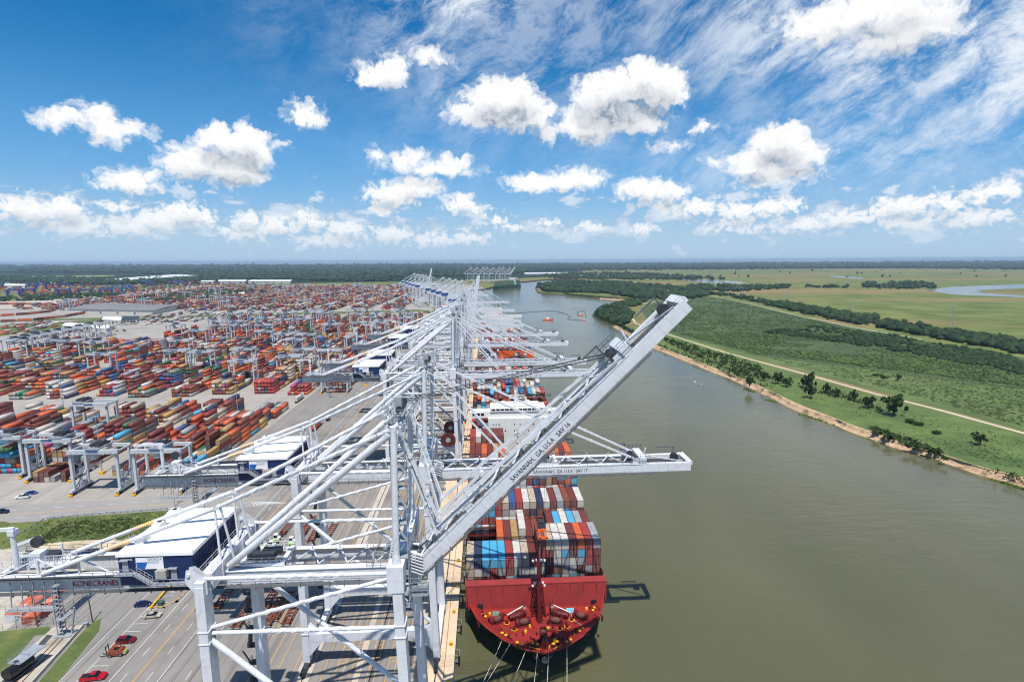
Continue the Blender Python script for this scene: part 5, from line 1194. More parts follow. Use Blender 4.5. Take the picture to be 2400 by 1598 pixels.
def car(kind, pos, rz, col, label, group='parked vehicles'):
    o = empty('parked_car' if kind != 'pickup' else 'pickup_truck', (*pos, .03), rz); tag(o, label, 'car' if kind != 'pickup' else 'truck', group)
    paint = M('paint_%d_%d_%d' % col, col, .25, .05, 1)
    if kind == 'pickup':
        body = lambda mb: (loft(mb, [(-2.9,.9,.5,1.15,.9),(-2.8,.98,.4,1.2,.95),(2.2,.98,.4,1.2,.9),(2.8,.9,.45,1.05,.75),(2.92,.8,.5,.95,.7)]))
        cab = [(-.7,.88,1.15,1.2,.85),(-.5,.88,1.15,1.82,.72),(.75,.88,1.15,1.84,.72),(1.5,.88,1.15,1.2,.8)]; L2 = 2.86; wx = (-1.9, 1.9)
    elif kind == 'suv':
        body = lambda mb: (loft(mb, [(-2.4,.88,.45,1.0,.86),(-2.3,.95,.35,1.1,.92),(1.6,.95,.35,1.08,.9),(2.2,.9,.4,.95,.75),(2.36,.8,.45,.85,.7)]))
        cab = [(-2.25,.88,1.05,1.1,.86),(-2.0,.88,1.05,1.66,.7),(.3,.88,1.05,1.7,.72),(1.2,.88,1.05,1.1,.8)]; L2 = 2.3; wx = (-1.45, 1.45)
    else:
        body = lambda mb: (loft(mb, [(-2.35,.8,.4,.85,.75),(-2.2,.9,.3,.95,.85),(-1.,.92,.3,.98,.88),(1.2,.92,.3,.95,.86),(2.2,.86,.35,.78,.7),(2.36,.76,.4,.7,.66)]))
        cab = [(-1.75,.82,.93,.96,.8),(-1.05,.82,.93,1.42,.64),(.35,.82,.93,1.44,.66),(1.25,.82,.9,.94,.78)]; L2 = 2.28; wx = (-1.4, 1.42)
    part('body', o, ('car', kind, col), body, paint)
    part('glass', o, ('cab', kind), lambda mb: loft(mb, cab), GLASS)
    rz0 = cab[1]; r1 = cab[2]
    part('roof', o, ('roof', kind, col), lambda mb: mb.hexa(((rz0[0],-rz0[4],rz0[3]-.06),(r1[0],-r1[4],r1[3]-.06),(r1[0],r1[4],r1[3]-.06),(rz0[0],rz0[4],rz0[3]-.06),(rz0[0]+.1,-rz0[4]+.06,rz0[3]+.04),(r1[0]-.1,-r1[4]+.06,r1[3]+.04),(r1[0]-.1,r1[4]-.06,r1[3]+.04),(rz0[0]+.1,rz0[4]-.06,rz0[3]+.04))), paint)
    for s in (-1, 1):
        part('headlight', o, ('hl', kind), lambda mb: mb.box(-.08,.08,-.16,.16,-.08,.08), LAMPW, (L2-.04, s*.62, .74)); part('tail_light', o, ('tl', kind), lambda mb: mb.box(-.05,.05,-.12,.12,-.12,.12), LAMPR, (-L2-.02, s*.68, .8))
        part('mirror', o, ('mir', col), lambda mb: mb.box(-.08,.08,-.1,.1,-.08,.08), paint, (cab[3][0]-.35, s*1.04, 1.05))
    if kind == 'pickup': part('bed_cover', o, 'bedc', lambda mb: mb.box(-2.7,-.75,-.82,.82,1.1,1.215), BLACK)
    wheels(o, wx, .84, .4 if kind != 'sedan' else .34); return o
car('pickup', Z4(1120, 1530), .12, (176, 14, 30), 'bright red pickup truck with black bed cover, nearest in the parking')
car('suv', Z4(1510, 1090), .08, (112, 12, 26), 'dark maroon station car parked behind the burnt forklift')
car('sedan', Z4(1825, 790), .1, (176, 168, 150), 'silver beige sedan parked in front of the yellow barrier')
car('sedan', Z4(1710, 655), .08, (16, 28, 84), 'dark blue car parked beside the yellow barrier beam')
car('pickup', Z5(275, 445), 3.2, (226, 226, 224), 'white pickup truck on the yard paving next to a blue car')
car('sedan', Z5(380, 395), .15, (28, 74, 150), 'blue car next to the white pickup on the yard paving')
car('pickup', Z5(15, 625), .05, (22, 34, 66), 'dark blue pickup truck on the cross road at the left edge')
car('sedan', gp(838, 925), 1.5, (228, 228, 226), 'white car driving along the quay road past the orange container block')
car('suv', gp(770, 985), 1.5, (24, 26, 30), 'black car on the quay road behind the second machinery house'); car('suv', gp(752, 994), 1.5, (60, 62, 66), 'dark grey car parked just behind the black car on the quay road')
# burnt forklift
o = empty('forklift', (*Z4(1400, 1235), .03), .1); tag(o, 'burnt rusty forklift truck parked between red pickup and maroon car', 'forklift')
part('chassis', o, 'fkc', lambda mb: (loft(mb, [(-2.,1.,.5,1.5,.9),(-1.2,1.1,.4,1.7,.95),(1.,1.1,.4,1.4,1.),(2.,1.,.5,1.3,.8)]), mb.box(.4,1.6,-.9,.9,1.3,1.7)) and None, RUST)
part('cab_frame', o, 'fkf', lambda mb: [mb.bar((x,y,1.3),(x*.8,y*.8,2.7),.12,.12) for x in (-.9,.7) for y in (-.8,.8)]+[mb.box(-.8,.6,-.7,.7,2.65,2.75)], RUST)
part('mast', o, 'fkm', lambda mb: [mb.bar((-2.2,y,.2),(-2.4,y,3.1),.2,.2) for y in (-.6,.6)]+[mb.bar((-2.2,-.6,2.9),(-2.2,.6,2.9),.16,.16)], DKGREY)
part('fork', o, 'fkk', lambda mb: [mb.box(-4.,-2.2,y-.1,y+.1,.25,.33) for y in (-.5,.5)], DKGREY)
part('counterweight', o, 'fkw', lambda mb: mb.hexa(((1.8,-.95,.5),(2.5,-.8,.5),(2.5,.8,.5),(1.8,.95,.5),(1.8,-.9,1.3),(2.4,-.7,1.1),(2.4,.7,1.1),(1.8,.9,1.3))), M('faded_lime', (150, 166, 96), .7, .3)); wheels(o, (-1.3, 1.3), 1.0, .5, .36, 'fk')
# bomb carts (container chassis) and terminal tractors
def chassis(pos, rz, label):
    o = empty('container_chassis', (*pos, .03), rz); tag(o, label, 'trailer', 'rusty container chassis on the quay')
    for s in (-1, 1):
        part('side_beam', o, 'chb', lambda mb: mb.box(-6.6,6.6,-.16,.16,1.0,1.4), RUST, (0, s*1.0, 0))
    part('cross_members', o, 'chx', lambda mb: [mb.box(x,x+.22,-1.2,1.2,1.02,1.3) for x in np.arange(-6.5, 6.4, 1.6)]+[mb.bar((-6,-1,1.2),(-3,1,1.2),.15,.15), mb.bar((3,-1,1.2),(6,1,1.2),.15,.15)], RUST)
    for s in (-1, 1): part('corner_guide', o, ('chg', s), lambda mb: [mb.bar((s*6.5,q,1.3),(s*6.9,q*1.2,2.),.16,.16) for q in (-1.3,1.3)]+[mb.bar((s*6.5,-1.3,1.4),(s*6.5,1.3,1.4),.2,.2)], RUST)
    wheels(o, (-4.9, -3.7), .95, .5, .5, 'ch'); return o
def Z1(x, y): return gp(400+x/5.85, 1330+y/5.85)
def ZB(x, y): return gp(560+x/4.9, 1000+y/4.9)
names = ['rusty chassis in sun just right of the crane 16 landside leg', 'rusty chassis half in shadow beside the leg stairs', 'rusty chassis in shadow, left of three under the portal', 'rusty chassis in shadow, middle of three under the portal', 'rusty chassis in shadow, right of three under the portal', 'chassis at the far end of the shaded row under the girder', 'rusty chassis coupled to the left white tractor', 'rusty chassis coupled to the second white tractor', 'rusty chassis waiting right of the white tractors', 'rusty chassis farthest right of the waiting row', 'rusty chassis behind the waiting row']
for i, p in enumerate((Z1(760, 420), Z1(1020, 660), Z1(1420, 640), Z1(1530, 560), Z1(1680, 620), Z1(1390, 420), ZB(565, 1165), ZB(770, 1190), ZB(870, 1250), ZB(1055, 1215), ZB(800, 1150))): chassis(p, math.pi/2+.03*(i % 3-1), names[i])
CABW = M('tractor_white', (226, 228, 224), .35, .04); LIME = M('tractor_lime', (150, 190, 50), .5)
for i, p in enumerate((ZB(455, 1290), ZB(630, 1325), ZB(400, 1370), ZB(300, 1370))):
    o = empty('terminal_tractor', (*p, .03), -math.pi/2); tag(o, ['white terminal tractor with lime bumper pulling the left rusty chassis', 'white terminal tractor with lime bumper beside crane 17 landside leg', 'white terminal tractor half hidden behind the near crane girder', 'white terminal tractor leftmost behind the near crane girder'][i], 'tractor', 'white terminal tractors on the quay')
    part('cab', o, 'ttc', lambda mb: (mb.hexa(((.2,-1.1,1.),(2.2,-1.1,1.),(2.2,.5,1.),(.2,.5,1.),(.4,-1.0,2.9),(2.,-1.0,2.9),(2.,.4,2.9),(.4,.4,2.9)))), CABW); part('windscreen', o, 'ttw', lambda mb: mb.box(2.0,2.24,-.9,.3,1.8,2.7), GLASS)
    part('hood', o, 'tth', lambda mb: mb.box(.4,2.3,.5,1.2,.8,1.7), CABW); part('bumper', o, 'ttb', lambda mb: mb.box(2.2,2.7,-1.25,1.25,.5,1.1), LIME); part('frame', o, 'ttf', lambda mb: mb.box(-2.8,2.2,-.5,.5,.7,1.), DKGREY); wheels(o, (-2., 1.5), .95, .5, .4, 'tt')
# ------------------------------------------------------------------ on the river
def zw(px, py): return gp(px, py, ZW)
x, y = zw(1283, 750); o = empty('tug_boat', (x, y, ZW), -.2); tag(o, 'small orange tug boat with white cabin out on the river', 'boat')
part('hull', o, 'tugh', lambda mb: loft(mb, [(-9,3.2,-.4,1.6,3.4),(4,3.4,-.4,1.8,3.6),(9,1.6,.1,2.6,2.),(11,.2,.6,3.,.4)]), ORANGE); part('cabin', o, 'tugc', lambda mb: (mb.box(-2,3.4,-2,2,1.7,4.2), mb.box(.4,3,-1.6,1.6,4.2,6.2), mb.cyl((-1,0,4.2),.5,2.4,10)) and None, SHIPW); part('window', o, 'tugw', lambda mb: mb.box(.3,3.1,-1.65,1.65,5.,5.7), GLASS)
for i, c in enumerate(((1360, 739), (1369, 751))):
    x, y = zw(*c); o = empty('work_float', (x, y, ZW), .5+i); tag(o, ['orange work float inside the loop of the pipeline', 'orange work float at the end of the floating pipeline'][i], 'boat', 'orange work floats')
    part('pontoon', o, 'wfp', lambda mb: (mb.box(-5.5,5.5,-2.4,-.8,-.3,1.), mb.box(-5.5,5.5,.8,2.4,-.3,1.), mb.box(-3,3,-2.4,2.4,1.,1.2)) and None, ORANGE); part('frame', o, 'wff', lambda mb: (mb.bar((-2,-2,1.2),(0,0,4.5),.25,.25), mb.bar((-2,2,1.2),(0,0,4.5),.25,.25), mb.box(-1,1.4,-1,1,1.2,2.6)) and None, SHIPW)
mb = MB(); pl = [(1185,735),(1210,734),(1262,730),(1300,729),(1325,735),(1337,742),(1330,748),(1345,750),(1366,751),(1374,742),(1370,729),(1355,730),(1352,734),(1358,738)]
for a, b in zip(pl, pl[1:]):
    p0, p1 = Vector((*zw(*a), ZW+.1)), Vector((*zw(*b), ZW+.1)); mb.tube(p0, p1, .55, 8)
tag(mb.obj('floating_pipeline', M('pipe_dark', (70, 66, 62), .7)), 'dark floating dredge pipeline curling across the river', 'pipeline')
x, y = zw(1172, 735); o = empty('dredge_barge', (x, y, ZW), 1.5); tag(o, 'white and grey dredge barge at the quay end of the floating pipeline', 'boat')
part('hull', o, 'drh', lambda mb: mb.box(-26,22,-8,8,-.4,1.8), DKGREY); part('deckhouse', o, 'drd', lambda mb: (mb.box(-12,4,-5,5,1.8,6.), mb.box(-8,0,-3.5,3.5,6.,8.6), mb.box(10,16,-4,4,1.8,3.6)) and None, SHIPW); part('spud', o, 'drs', lambda mb: (mb.tube((20,4,0),(20,4,22),.7,8), mb.tube((20,-4,0),(20,-4,22),.7,8)) and None, DKGREY); part('ladder_frame', o, 'drl', lambda mb: (mb.bar((-26,-2,2),(-20,0,12),.5,.5), mb.bar((-26,2,2),(-20,0,12),.5,.5)) and None, ORANGE)
for i, c in enumerate(((1628, 895), (1643, 901))):
    x, y = zw(*c); o = empty('river_buoy', (x, y, ZW)); tag(o, ['white buoy in the river off the sandy bank', 'tiny white float just right of the white buoy'][i], 'buoy'); part('float', o, 'byf%d' % i, lambda mb: (mb.cyl((0,0,-.2),.9-.5*i,.7,12), mb.cyl((0,0,.5),.3-.1*i,.9,8,.1)) and None, WHITE_L)
# ------------------------------------------------------------------ vegetation
rs = np.random.default_rng(12)
def blob(n_=1, seed=0, sq=.8, jit=.28):
    """small uneven clump, pole at z=0"""
    import bmesh
    bm = bmesh.new(); bmesh.ops.create_icosphere(bm, subdivisions=n_, radius=1); r = np.random.default_rng(seed)
    v = np.array([q.co[:] for q in bm.verts]); f = np.array([[q.index for q in t.verts] for t in bm.faces]); bm.free()
    v *= (1+r.normal(0, jit, (len(v), 1))); v[:, 2] *= sq; v[:, 2] += sq*.75; v[:, 2] = np.maximum(v[:, 2], -.1); return v, f
LOW = [blob(1, s, .75, .24) for s in range(5)]; TINY = [blob(0+1, s, .55, .3) for s in range(9, 12)]
def leafball(seed, lobes=24, per=34, size=.15):
    """crown of many small leaf clumps gathered in lobes"""
    r = np.random.default_rng(seed); V = []; F = []
    for i in range(lobes):
        c = r.normal(0, .46, 3)*np.array((1, 1, .8)); rad = r.uniform(.16, .34)
        for j in range(per):
            d = r.normal(0, 1, 3); d /= np.linalg.norm(d); p = c+d*rad*r.uniform(.75, 1.08); a = np.cross(d, r.normal(0, 1, 3)); a /= np.linalg.norm(a)+1e-6; b = np.cross(d, a)
            a = a+d*r.normal(0, .5); b = b+d*r.normal(0, .5); s = size*r.uniform(.6, 1.3); o = len(V)
            V += [p-a*s, p+b*s*.8, p+a*s, p-b*s*.8]; F.append((o, o+1, o+2, o+3))
    V = np.array(V); V[:, 2] -= V[:, 2].min(); V /= max(abs(V[:, :2]).max(), .1); return V, np.array(F)
def leafmat(name, c1, c2, scale=.05):
    m = bpy.data.materials.new(name); m.use_nodes = True; t = m.node_tree; k = NT(t); p = t.nodes['Principled BSDF']
    p.inputs['Roughness'].default_value = .8; p.inputs['Specular IOR Level'].default_value = .2
    ge = k.n('ShaderNodeNewGeometry'); n = k.noise(ge.outputs['Position'], scale, 4, .6)
    f = k.math('ADD', k.math('MULTIPLY', ge.outputs['Random Per Island'], .55), k.math('MULTIPLY', n, .45))
    k.put(p.inputs['Base Color'], k.mix(k.ramp(f, .2, .8), lin(c1)+(1,), lin(c2)+(1,))); return m
FOL = leafmat('tree_foliage', (34, 54, 24), (66, 88, 38)); FOLD = leafmat('wood_foliage', (26, 44, 24), (48, 68, 34), .01); SHR = leafmat('shrub_foliage', (50, 70, 34), (84, 100, 50), .03); REED = leafmat('reed_green', (84, 120, 40), (120, 146, 60), .1)
BARK = M('bark', (84, 70, 56), .9, .3, 2)
CROWN = []
for s in range(5):
    v, f = leafball(20+s); CROWN.append(npmesh('crown', v, f, FOL))
def trunk(mb):
    mb.tube((0,0,-.05),(0,0,.5),.05,8,.035); mb.tube((0,0,.4),(.22,.1,.85),.03,6,.012); mb.tube((0,0,.42),(-.2,.12,.8),.03,6,.012); mb.tube((0,0,.45),(.02,-.2,.9),.03,6,.012)
def tree(x, y, h, w, label, z=-1., group='trees on the right bank'):
    o = empty('bank_tree', (x, y, z), rnd.uniform(0, 6)); tag(o, label, 'tree', group); h *= 1.25; w *= 1.2
    t = part('trunk', o, 'trunk', trunk, BARK); t.scale = (w, w, h)
    c = link('crown', CROWN[rnd.randrange(5)], o, (0, 0, h*.16)); c.scale = (w*.6, w*.6, h*.72); return o
def bush(x, y, w, label, z=-1.):
    o = empty('bank_shrub', (x, y, z), rnd.uniform(0, 6)); tag(o, label, 'shrub', 'shrubs on the right bank'); c = link('foliage', CROWN[rnd.randrange(5)], o, (0, 0, -.2)); c.scale = (w*.72, w*.72, w*.46); t = part('stem', o, 'shrub_stem', lambda mb: mb.tube((0,0,0),(0,0,.5),.08,6,.04), BARK); return o
def ZR(x, y): return gp(1500+x/2.617, 720+y/2.617, -1.)
big = [((845,470),9,8,'tall tree at the right end of the dense bank thicket'),((1035,505),11,8,'tallest dark tree between bank and gravel road'),((1045,560),10,8,'dark tree just in front of the tallest bank tree'),((1145,530),7,6,'small tree right of the tallest bank tree'),((1310,575),7,6,'thin greyish tree midway along the grass strip'),((1400,620),7,8,'round tree left of the large lone oak'),((1555,665),11,12,'large lone round tree beside the gravel road'),((2085,845),6,7,'round bush-like tree far right on the grass strip'),((1585,450),5,4,'small lone tree beyond the gravel road'),((670,485),7,7,'dark tree overhanging the sandy bank edge'),((760,450),7,7,'tree in the thicket left of the tall one'),((900,490),7,7,'tree right of the thicket end'),((1200,550),5,6,'low tree right of the small tree'),((1000,490),6,6,'tree hugging the left of the tallest one')]
for c, h, w, lab in big: tree(*ZR(*c), h, w, lab)
for c, w, lab in (((1660,710),6,'shrub clump right of the large lone tree, left half'),((1710,725),5.5,'shrub clump right of the large lone tree, right half'),((1815,775),5,'round shrub on the grass strip below the gravel road'),((1455,780),6,'shrub on the bank edge, left of a pair'),((1535,810),7,'shrub on the bank edge, right of a pair'),((1640,860),6,'dark shrub hanging over the sand bank'),((1790,895),6.5,'large shrub half way down the sand bank'),((1440,420),5,'shrub beyond the gravel road, left of three'),((1500,438),6,'shrub beyond the gravel road, right of three'),((1475,425),5,'shrub beyond the gravel road, middle of three'),((1700,870),5,'shrub right of the dark one on the sand bank'),((1870,935),4,'small shrub at the water edge among reeds')): bush(*ZR(*c), w, lab)
# thicket along the upper bank
pts = []
def thicket(poly, n, s0, s1, z=-1.):
    P = np.array(poly); lo, hi = P.min(0), P.max(0); q = rs.uniform(lo, hi, (n*6, 2)); q = q[inpoly(q[:, 0], q[:, 1], poly)][:n]
    return np.column_stack([q, np.full(len(q), z)]), rs.uniform(s0, s1, len(q))
def stuff(name, protos, P_, S, mat, label, cat, flat=1.):
    v, f = scatter(protos, P_, S, rs, flat); return tag(link(name, npmesh(name, v, f, mat)), label, cat, kind='stuff')
def vnoise(x, y, sc_, seed=1):
    r = np.random.default_rng(seed); G = r.random((64, 64)); u, v = x/sc_, y/sc_; i, j = np.floor(u).astype(int), np.floor(v).astype(int); a, b = u-i, v-j; a = a*a*(3-2*a); b = b*b*(3-2*b)
    g_ = lambda p, q: G[p % 64, q % 64]
    return (g_(i, j)*(1-a)+g_(i+1, j)*a)*(1-b)+(g_(i, j+1)*(1-a)+g_(i+1, j+1)*a)*b
def fnoise(p, sc_, seed=1): return .6*vnoise(p[:, 0], p[:, 1], sc_, seed)+.4*vnoise(p[:, 0], p[:, 1], sc_/2.7, seed+1)
def region(pxpoly, n, z=-1.):
    P = np.array([gp(*q, z) for q in pxpoly]); A = np.array(pxpoly, float); lo, hi = A.min(0), A.max(0); q = rs.uniform(lo, hi, (n*5, 2)); q = q[inpoly(q[:, 0], q[:, 1], pxpoly)][:n]
    return np.array([(*gp(a, b, z), z) for a, b in q])
LB = [leafball(40+s, 5, 22, .2) for s in range(4)]
p, s = thicket([ZR(110,190), ZR(250,260), ZR(400,330), ZR(560,400), ZR(660,440), ZR(820,450), ZR(960,500), ZR(860,440), ZR(700,360), ZR(540,300), ZR(340,250), ZR(200,200)], 420, 1.8, 3.8)
p_, s_2 = [], []
for (x, y) in zip(np.interp(np.arange(430, 2150, 2.2), [q[1] for q in INB if q[1] > 200][:19], [q[0] for q in INB if q[1] > 200][:19]), np.arange(430, 2150, 2.2)):
    for _ in range(1 if y < 700 else 2): p_.append((x+abs(rs.normal(2, 3.))+1, y+rs.normal(0, 1.5), -1.2)); s_2.append(rs.uniform(1.2, 2.8) if y < 700 else rs.uniform(2.5, 5))
p = np.concatenate([p, np.array(p_)]); s = np.concatenate([s, np.array(s_2)])
stuff('bank_thicket', LB, p, s, FOL, 'dense dark thicket along the top of the sandy bank', 'thicket')
p, s = thicket([ZR(960,500), ZR(1250,560), ZR(1500,650), ZR(1480,620), ZR(1200,520)], 130, .9, 2.2)
p2, s2 = thicket([ZR(1400,740), ZR(1600,830), ZR(1850,910), ZR(1860,880), ZR(1620,800), ZR(1450,740)], 170, .8, 2.)
p3, s3 = thicket([ZR(2100,1000), ZR(2400,1100), ZR(2400,1060), ZR(2150,985)], 50, .7, 1.5)
stuff('bank_scrub', LB, np.concatenate([p, p2, p3]), np.concatenate([s, s2, s3]), SHR, 'low scrub along the grass strip and the bank edge', 'scrub')
# reeds at the waterline
q = []
for (a, b) in (((980,655),(1290,745)), ((1360,790),(1850,945)), ((2150,1055),(2400,1130)), ((640,500),(700,520)), ((780,570),(830,580))):
    for i in range(90): t = rs.random(); x, y = gp(1500+(a[0]+(b[0]-a[0])*t)/2.617, 720+(a[1]+(b[1]-a[1])*t)/2.617, ZW); q.append((x+rs.normal(0, .9), y+rs.normal(0, .9), ZW-.1))
stuff('reeds', LB, np.array(q), rs.uniform(.7, 1.5, len(q)), REED, 'bright green reeds at the foot of the sandy bank', 'reeds', .5)
p = region([(1600,830),(1800,905),(2000,970),(2200,1050),(2400,1105),(2400,1030),(2200,985),(2000,925),(1800,872),(1640,822)], 2600)
fn = fnoise(p, 30., 9); p = p[fn+rs.normal(0, .1, len(p)) > .42]
stuff('rough_grass', LB, p, rs.uniform(.3, 1.0, len(p)), SHR, 'rough grass and low weeds between the sand bank and the road', 'grass', .5)
# roads on the right land
road_r = [gp(2900, 1160, -1), gp(2400, 1015, -1), gp(2200, 960, -1), gp(2060, 925, -1), gp(1900, 880, -1), gp(1700, 826, -1), gp(1545, 777, -1), gp(1490, 758, -1), gp(1475, 735, -1), gp(1468, 722, -1), gp(1490, 714, -1), gp(1540, 706, -1)]
PALE = M('pale_track', (188, 178, 154), .95, .12, .1)
roadband('dirt_road', road_r[:-2], 1.9, -.93, PALE); roadband('dirt_road', [road_r[-3], road_r[-2], road_r[-1]], 2.6, -.9, PALE)
lev = [gp(1650, 690, -1), gp(1760, 712, -1), gp(1850, 735, -1), gp(2000, 767, -1), gp(2100, 785, -1), gp(2160, 795, -1)]
roadband('dirt_road', lev, 1.6, -.9, PALE)
edge_ = [(x+.8, y) for (x, y) in INB if 60 < y < 800]
tag(MB().poly(edge_+[(262, 790)]+[gp(q[0], q[1]+4, -1) for q in ((1545, 777), (1700, 826), (1900, 880), (2060, 925), (2200, 960), (2400, 1015), (2900, 1160))], -.97).obj('grass_field', M('bank_grass', (86, 104, 48), .95, .3, .05, bump=.5, bscale=1., dirt=((58, 84, 40), .8, .02), coords='World')), kind='structure')
tag(MB().poly([gp(2900, 1150, -1), gp(2400, 1008, -1), gp(2060, 918, -1), gp(1700, 820, -1), gp(1540, 770, -1), gp(1560, 745, -1), gp(1700, 790, -1), gp(1850, 830, -1), gp(2100, 860, -1), gp(2400, 890, -1), gp(2900, 960, -1)], -.95).obj('grass_field', M('low_field', (82, 100, 48), .95, .35, .04, bump=.5, bscale=.6, dirt=((118, 118, 74), .6, .025), coords='World')), kind='structure')
# scrub covered field behind the road: countless bushes
p = region([(1545,768),(1640,795),(1780,830),(1900,842),(2100,868),(2400,905),(2400,845),(2150,798),(2000,772),(1850,738),(1700,702),(1600,690),(1520,720)], 15000)
tag(MB().poly([gp(*q, -1) for q in [(1530,770),(1640,800),(1780,834),(1900,848),(2100,876),(2420,915),(2420,842),(2150,796),(2000,768),(1850,736),(1700,700),(1600,688),(1500,722)]], -.9).obj('scrub_ground', M('scrub_ground', (62, 80, 40), .95, .3, .02, dirt=((88, 98, 56), .6, .012), coords='World')), kind='structure')
fn = fnoise(p, 60.); p = p[fn+rs.normal(0, .12, len(p)) > .38]; fn = fnoise(p, 60.)
stuff('scrub_field', TINY, p, rs.uniform(.5, 1.3, len(p))*(.7+fn*1.7), SHR, 'wide field overgrown with grey green scrub', 'scrub', .8)
p = region([(1560,765),(1700,815),(2060,905),(2400,1000),(2400,905),(2000,850),(1800,830)], 2600)
stuff('low_scrub_field', TINY, p, rs.uniform(.4, 1.1, len(p)), SHR, 'sparse low scrub on the field beside the gravel road', 'scrub', .6)
p = region([(1780,780),(1990,806),(2120,828),(2300,862),(2400,882),(2400,842),(2200,806),(2050,780),(1900,764)], 2600)  # denser, darker scrub set here in place of a cloud's shadow on the field
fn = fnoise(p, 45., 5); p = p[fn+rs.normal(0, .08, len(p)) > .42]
stuff('cloud_shade_scrub', LOW, p, rs.uniform(1.4, 3.4, len(p)), FOLD, 'patch of tall dark scrub standing in for cloud shadow in the middle of the field', 'scrub')
# woods that read as one mass
def woods(name, poly, n, s0, s1, label, z=-1., mat=None, kd=None):
    p = region(poly, int(n*1.25), z); p[:, :2] += rs.normal(0, s1*.9, (len(p), 2))*(rs.random((len(p), 1)) < .45); fn = fnoise(p, 12*s1, n); p = p[fn+rs.normal(0, .1, len(p)) > .33]; fn = fnoise(p, 12*s1, n); d = np.hypot(p[:, 0], p[:, 1]); S = rs.uniform(s0*.7, s1, len(p))*(.75+fn*.55)*(1 if kd is None else np.maximum(1, d/kd)); return stuff(name, LOW, p, S, mat or FOLD, label, 'wood')
woods('levee_wood', [(1660,688),(1760,706),(1850,728),(2000,758),(2200,794),(2400,830),(2400,806),(2300,790),(2180,768),(2000,738),(1870,716),(1760,698),(1700,690)], 1500, 4., 7.5, 'dark belt of trees along the levee in the marsh')
woods('point_wood', [(1397,735),(1410,722),(1450,712),(1480,704),(1520,705),(1500,712),(1470,725),(1478,748),(1470,762),(1420,748)], 420, 4., 7., 'dark wooded point where the river bends')
woods('peninsula_wood', [(1258,676),(1275,664),(1340,660),(1440,662),(1500,668),(1600,676),(1680,690),(1600,702),(1540,704),(1480,697),(1420,688),(1340,686),(1280,684)], 1500, 7., 11., 'dark wooded peninsula across the far reach of the river')
woods('marsh_wood', [(2020,668),(2080,662),(2190,666),(2196,676),(2100,678),(2030,676)], 120, 7., 11., 'long dark copse in the marsh left of the pool')
woods('marsh_copse', [(1880,668),(1990,672),(1985,676),(1885,674)], 60, 5., 8., 'thin row of trees in the marsh')
woods('creek_wood', [(1610,668),(1850,670),(1850,675),(1720,684),(1620,682)], 350, 6., 9., 'belt of trees bordering the near marsh')
woods('bank_wood', [(1240,640),(1500,640),(1640,648),(1700,655),(1500,656),(1300,655)], 500, 9., 14., 'woods beyond the far river bend')
tag(MB().poly([(-FAR, 3000), (-3000, 2700), (-1500, 2650), (-200, 2900), (500, 3600), (1200, 6200), (9000, 5600), (FAR, 5200), (FAR, FAR), (-FAR, FAR)], -.05).obj('woodland_floor', M('woodland_floor', (34, 50, 30), 1., .3, .002, spec=.05, coords='World')), kind='structure')
woods('far_forest', [(-100,628),(700,624),(1000,622),(1240,622),(1240,640),(960,652),(700,652),(560,655),(300,640),(-100,640)], 5200, 9., 14., 'far forest stretching to the horizon behind the terminal', 0., kd=3500.)
woods('near_forest', [(-100,655),(240,668),(400,662),(640,656),(900,660),(960,655),(700,648),(500,650),(240,652),(-100,648)], 1800, 8., 13., 'dark forest edge behind the rail yard and far container yard', 0.)
woods('right_forest', [(1240,621),(2500,617),(2500,633),(2000,629),(1700,632),(1500,634),(1240,634)], 3200, 10., 16., 'dark blue forest along the horizon beyond the marsh', -1., kd=4500.)
woods('yard_copse', [(310,705),(420,690),(520,682),(620,676),(620,688),(500,698),(420,708),(340,712)], 260, 6., 10., 'dark trees among the rail yard and white tents', 0.)
woods('left_trees', [(0,696),(150,688),(300,690),(240,700),(60,706),(0,708)], 180, 4., 7., 'line of trees along the highway at the left', 0.)
# lone trees dotted over the marsh
for i in range(26):
    px, py = rs.uniform(1600, 2380), rs.uniform(634, 652); x, y = gp(px, py, -1); tree(x, y, rs.uniform(9, 15), rs.uniform(9, 14), 'small lone tree dotted on the far marsh near the horizon', group='lone trees on the far marsh')
# grass bank bushes at the left
p = region([(95,1262),(140,1225),(230,1220),(330,1212),(345,1232),(300,1250),(180,1252),(130,1262)], 420, 0.)
stuff('verge_bushes', LB, p, rs.uniform(.6, 1.2, len(p)), SHR, 'dark bushes massed on the grass bank by the cross road', 'bushes', .55)
p = region([(20,1286),(110,1220),(395,1196),(330,1262),(180,1266),(60,1284)], 1500, 0.)
stuff('verge_grass', LB, p, rs.uniform(.25, .6, len(p)), SHR, 'tufts of long grass over the grass bank', 'grass', .6)
# pools and creeks in the marsh
def pool(pp, z=-.9): tag(MB().poly([gp(*q, z) for q in pp], z).obj('marsh_water', WATER), kind='structure')
pool([(2170,680),(2230,672),(2400,666),(2600,664),(2600,676),(2400,675),(2300,680),(2290,686),(2400,692),(2600,702),(2600,712),(2400,697),(2230,690)])
pool([(1500,640),(1560,643),(1640,654),(1735,660),(1750,664),(1690,666),(1600,657),(1520,646)])
pool([(1940,645),(2020,650),(2025,654),(1960,650)])
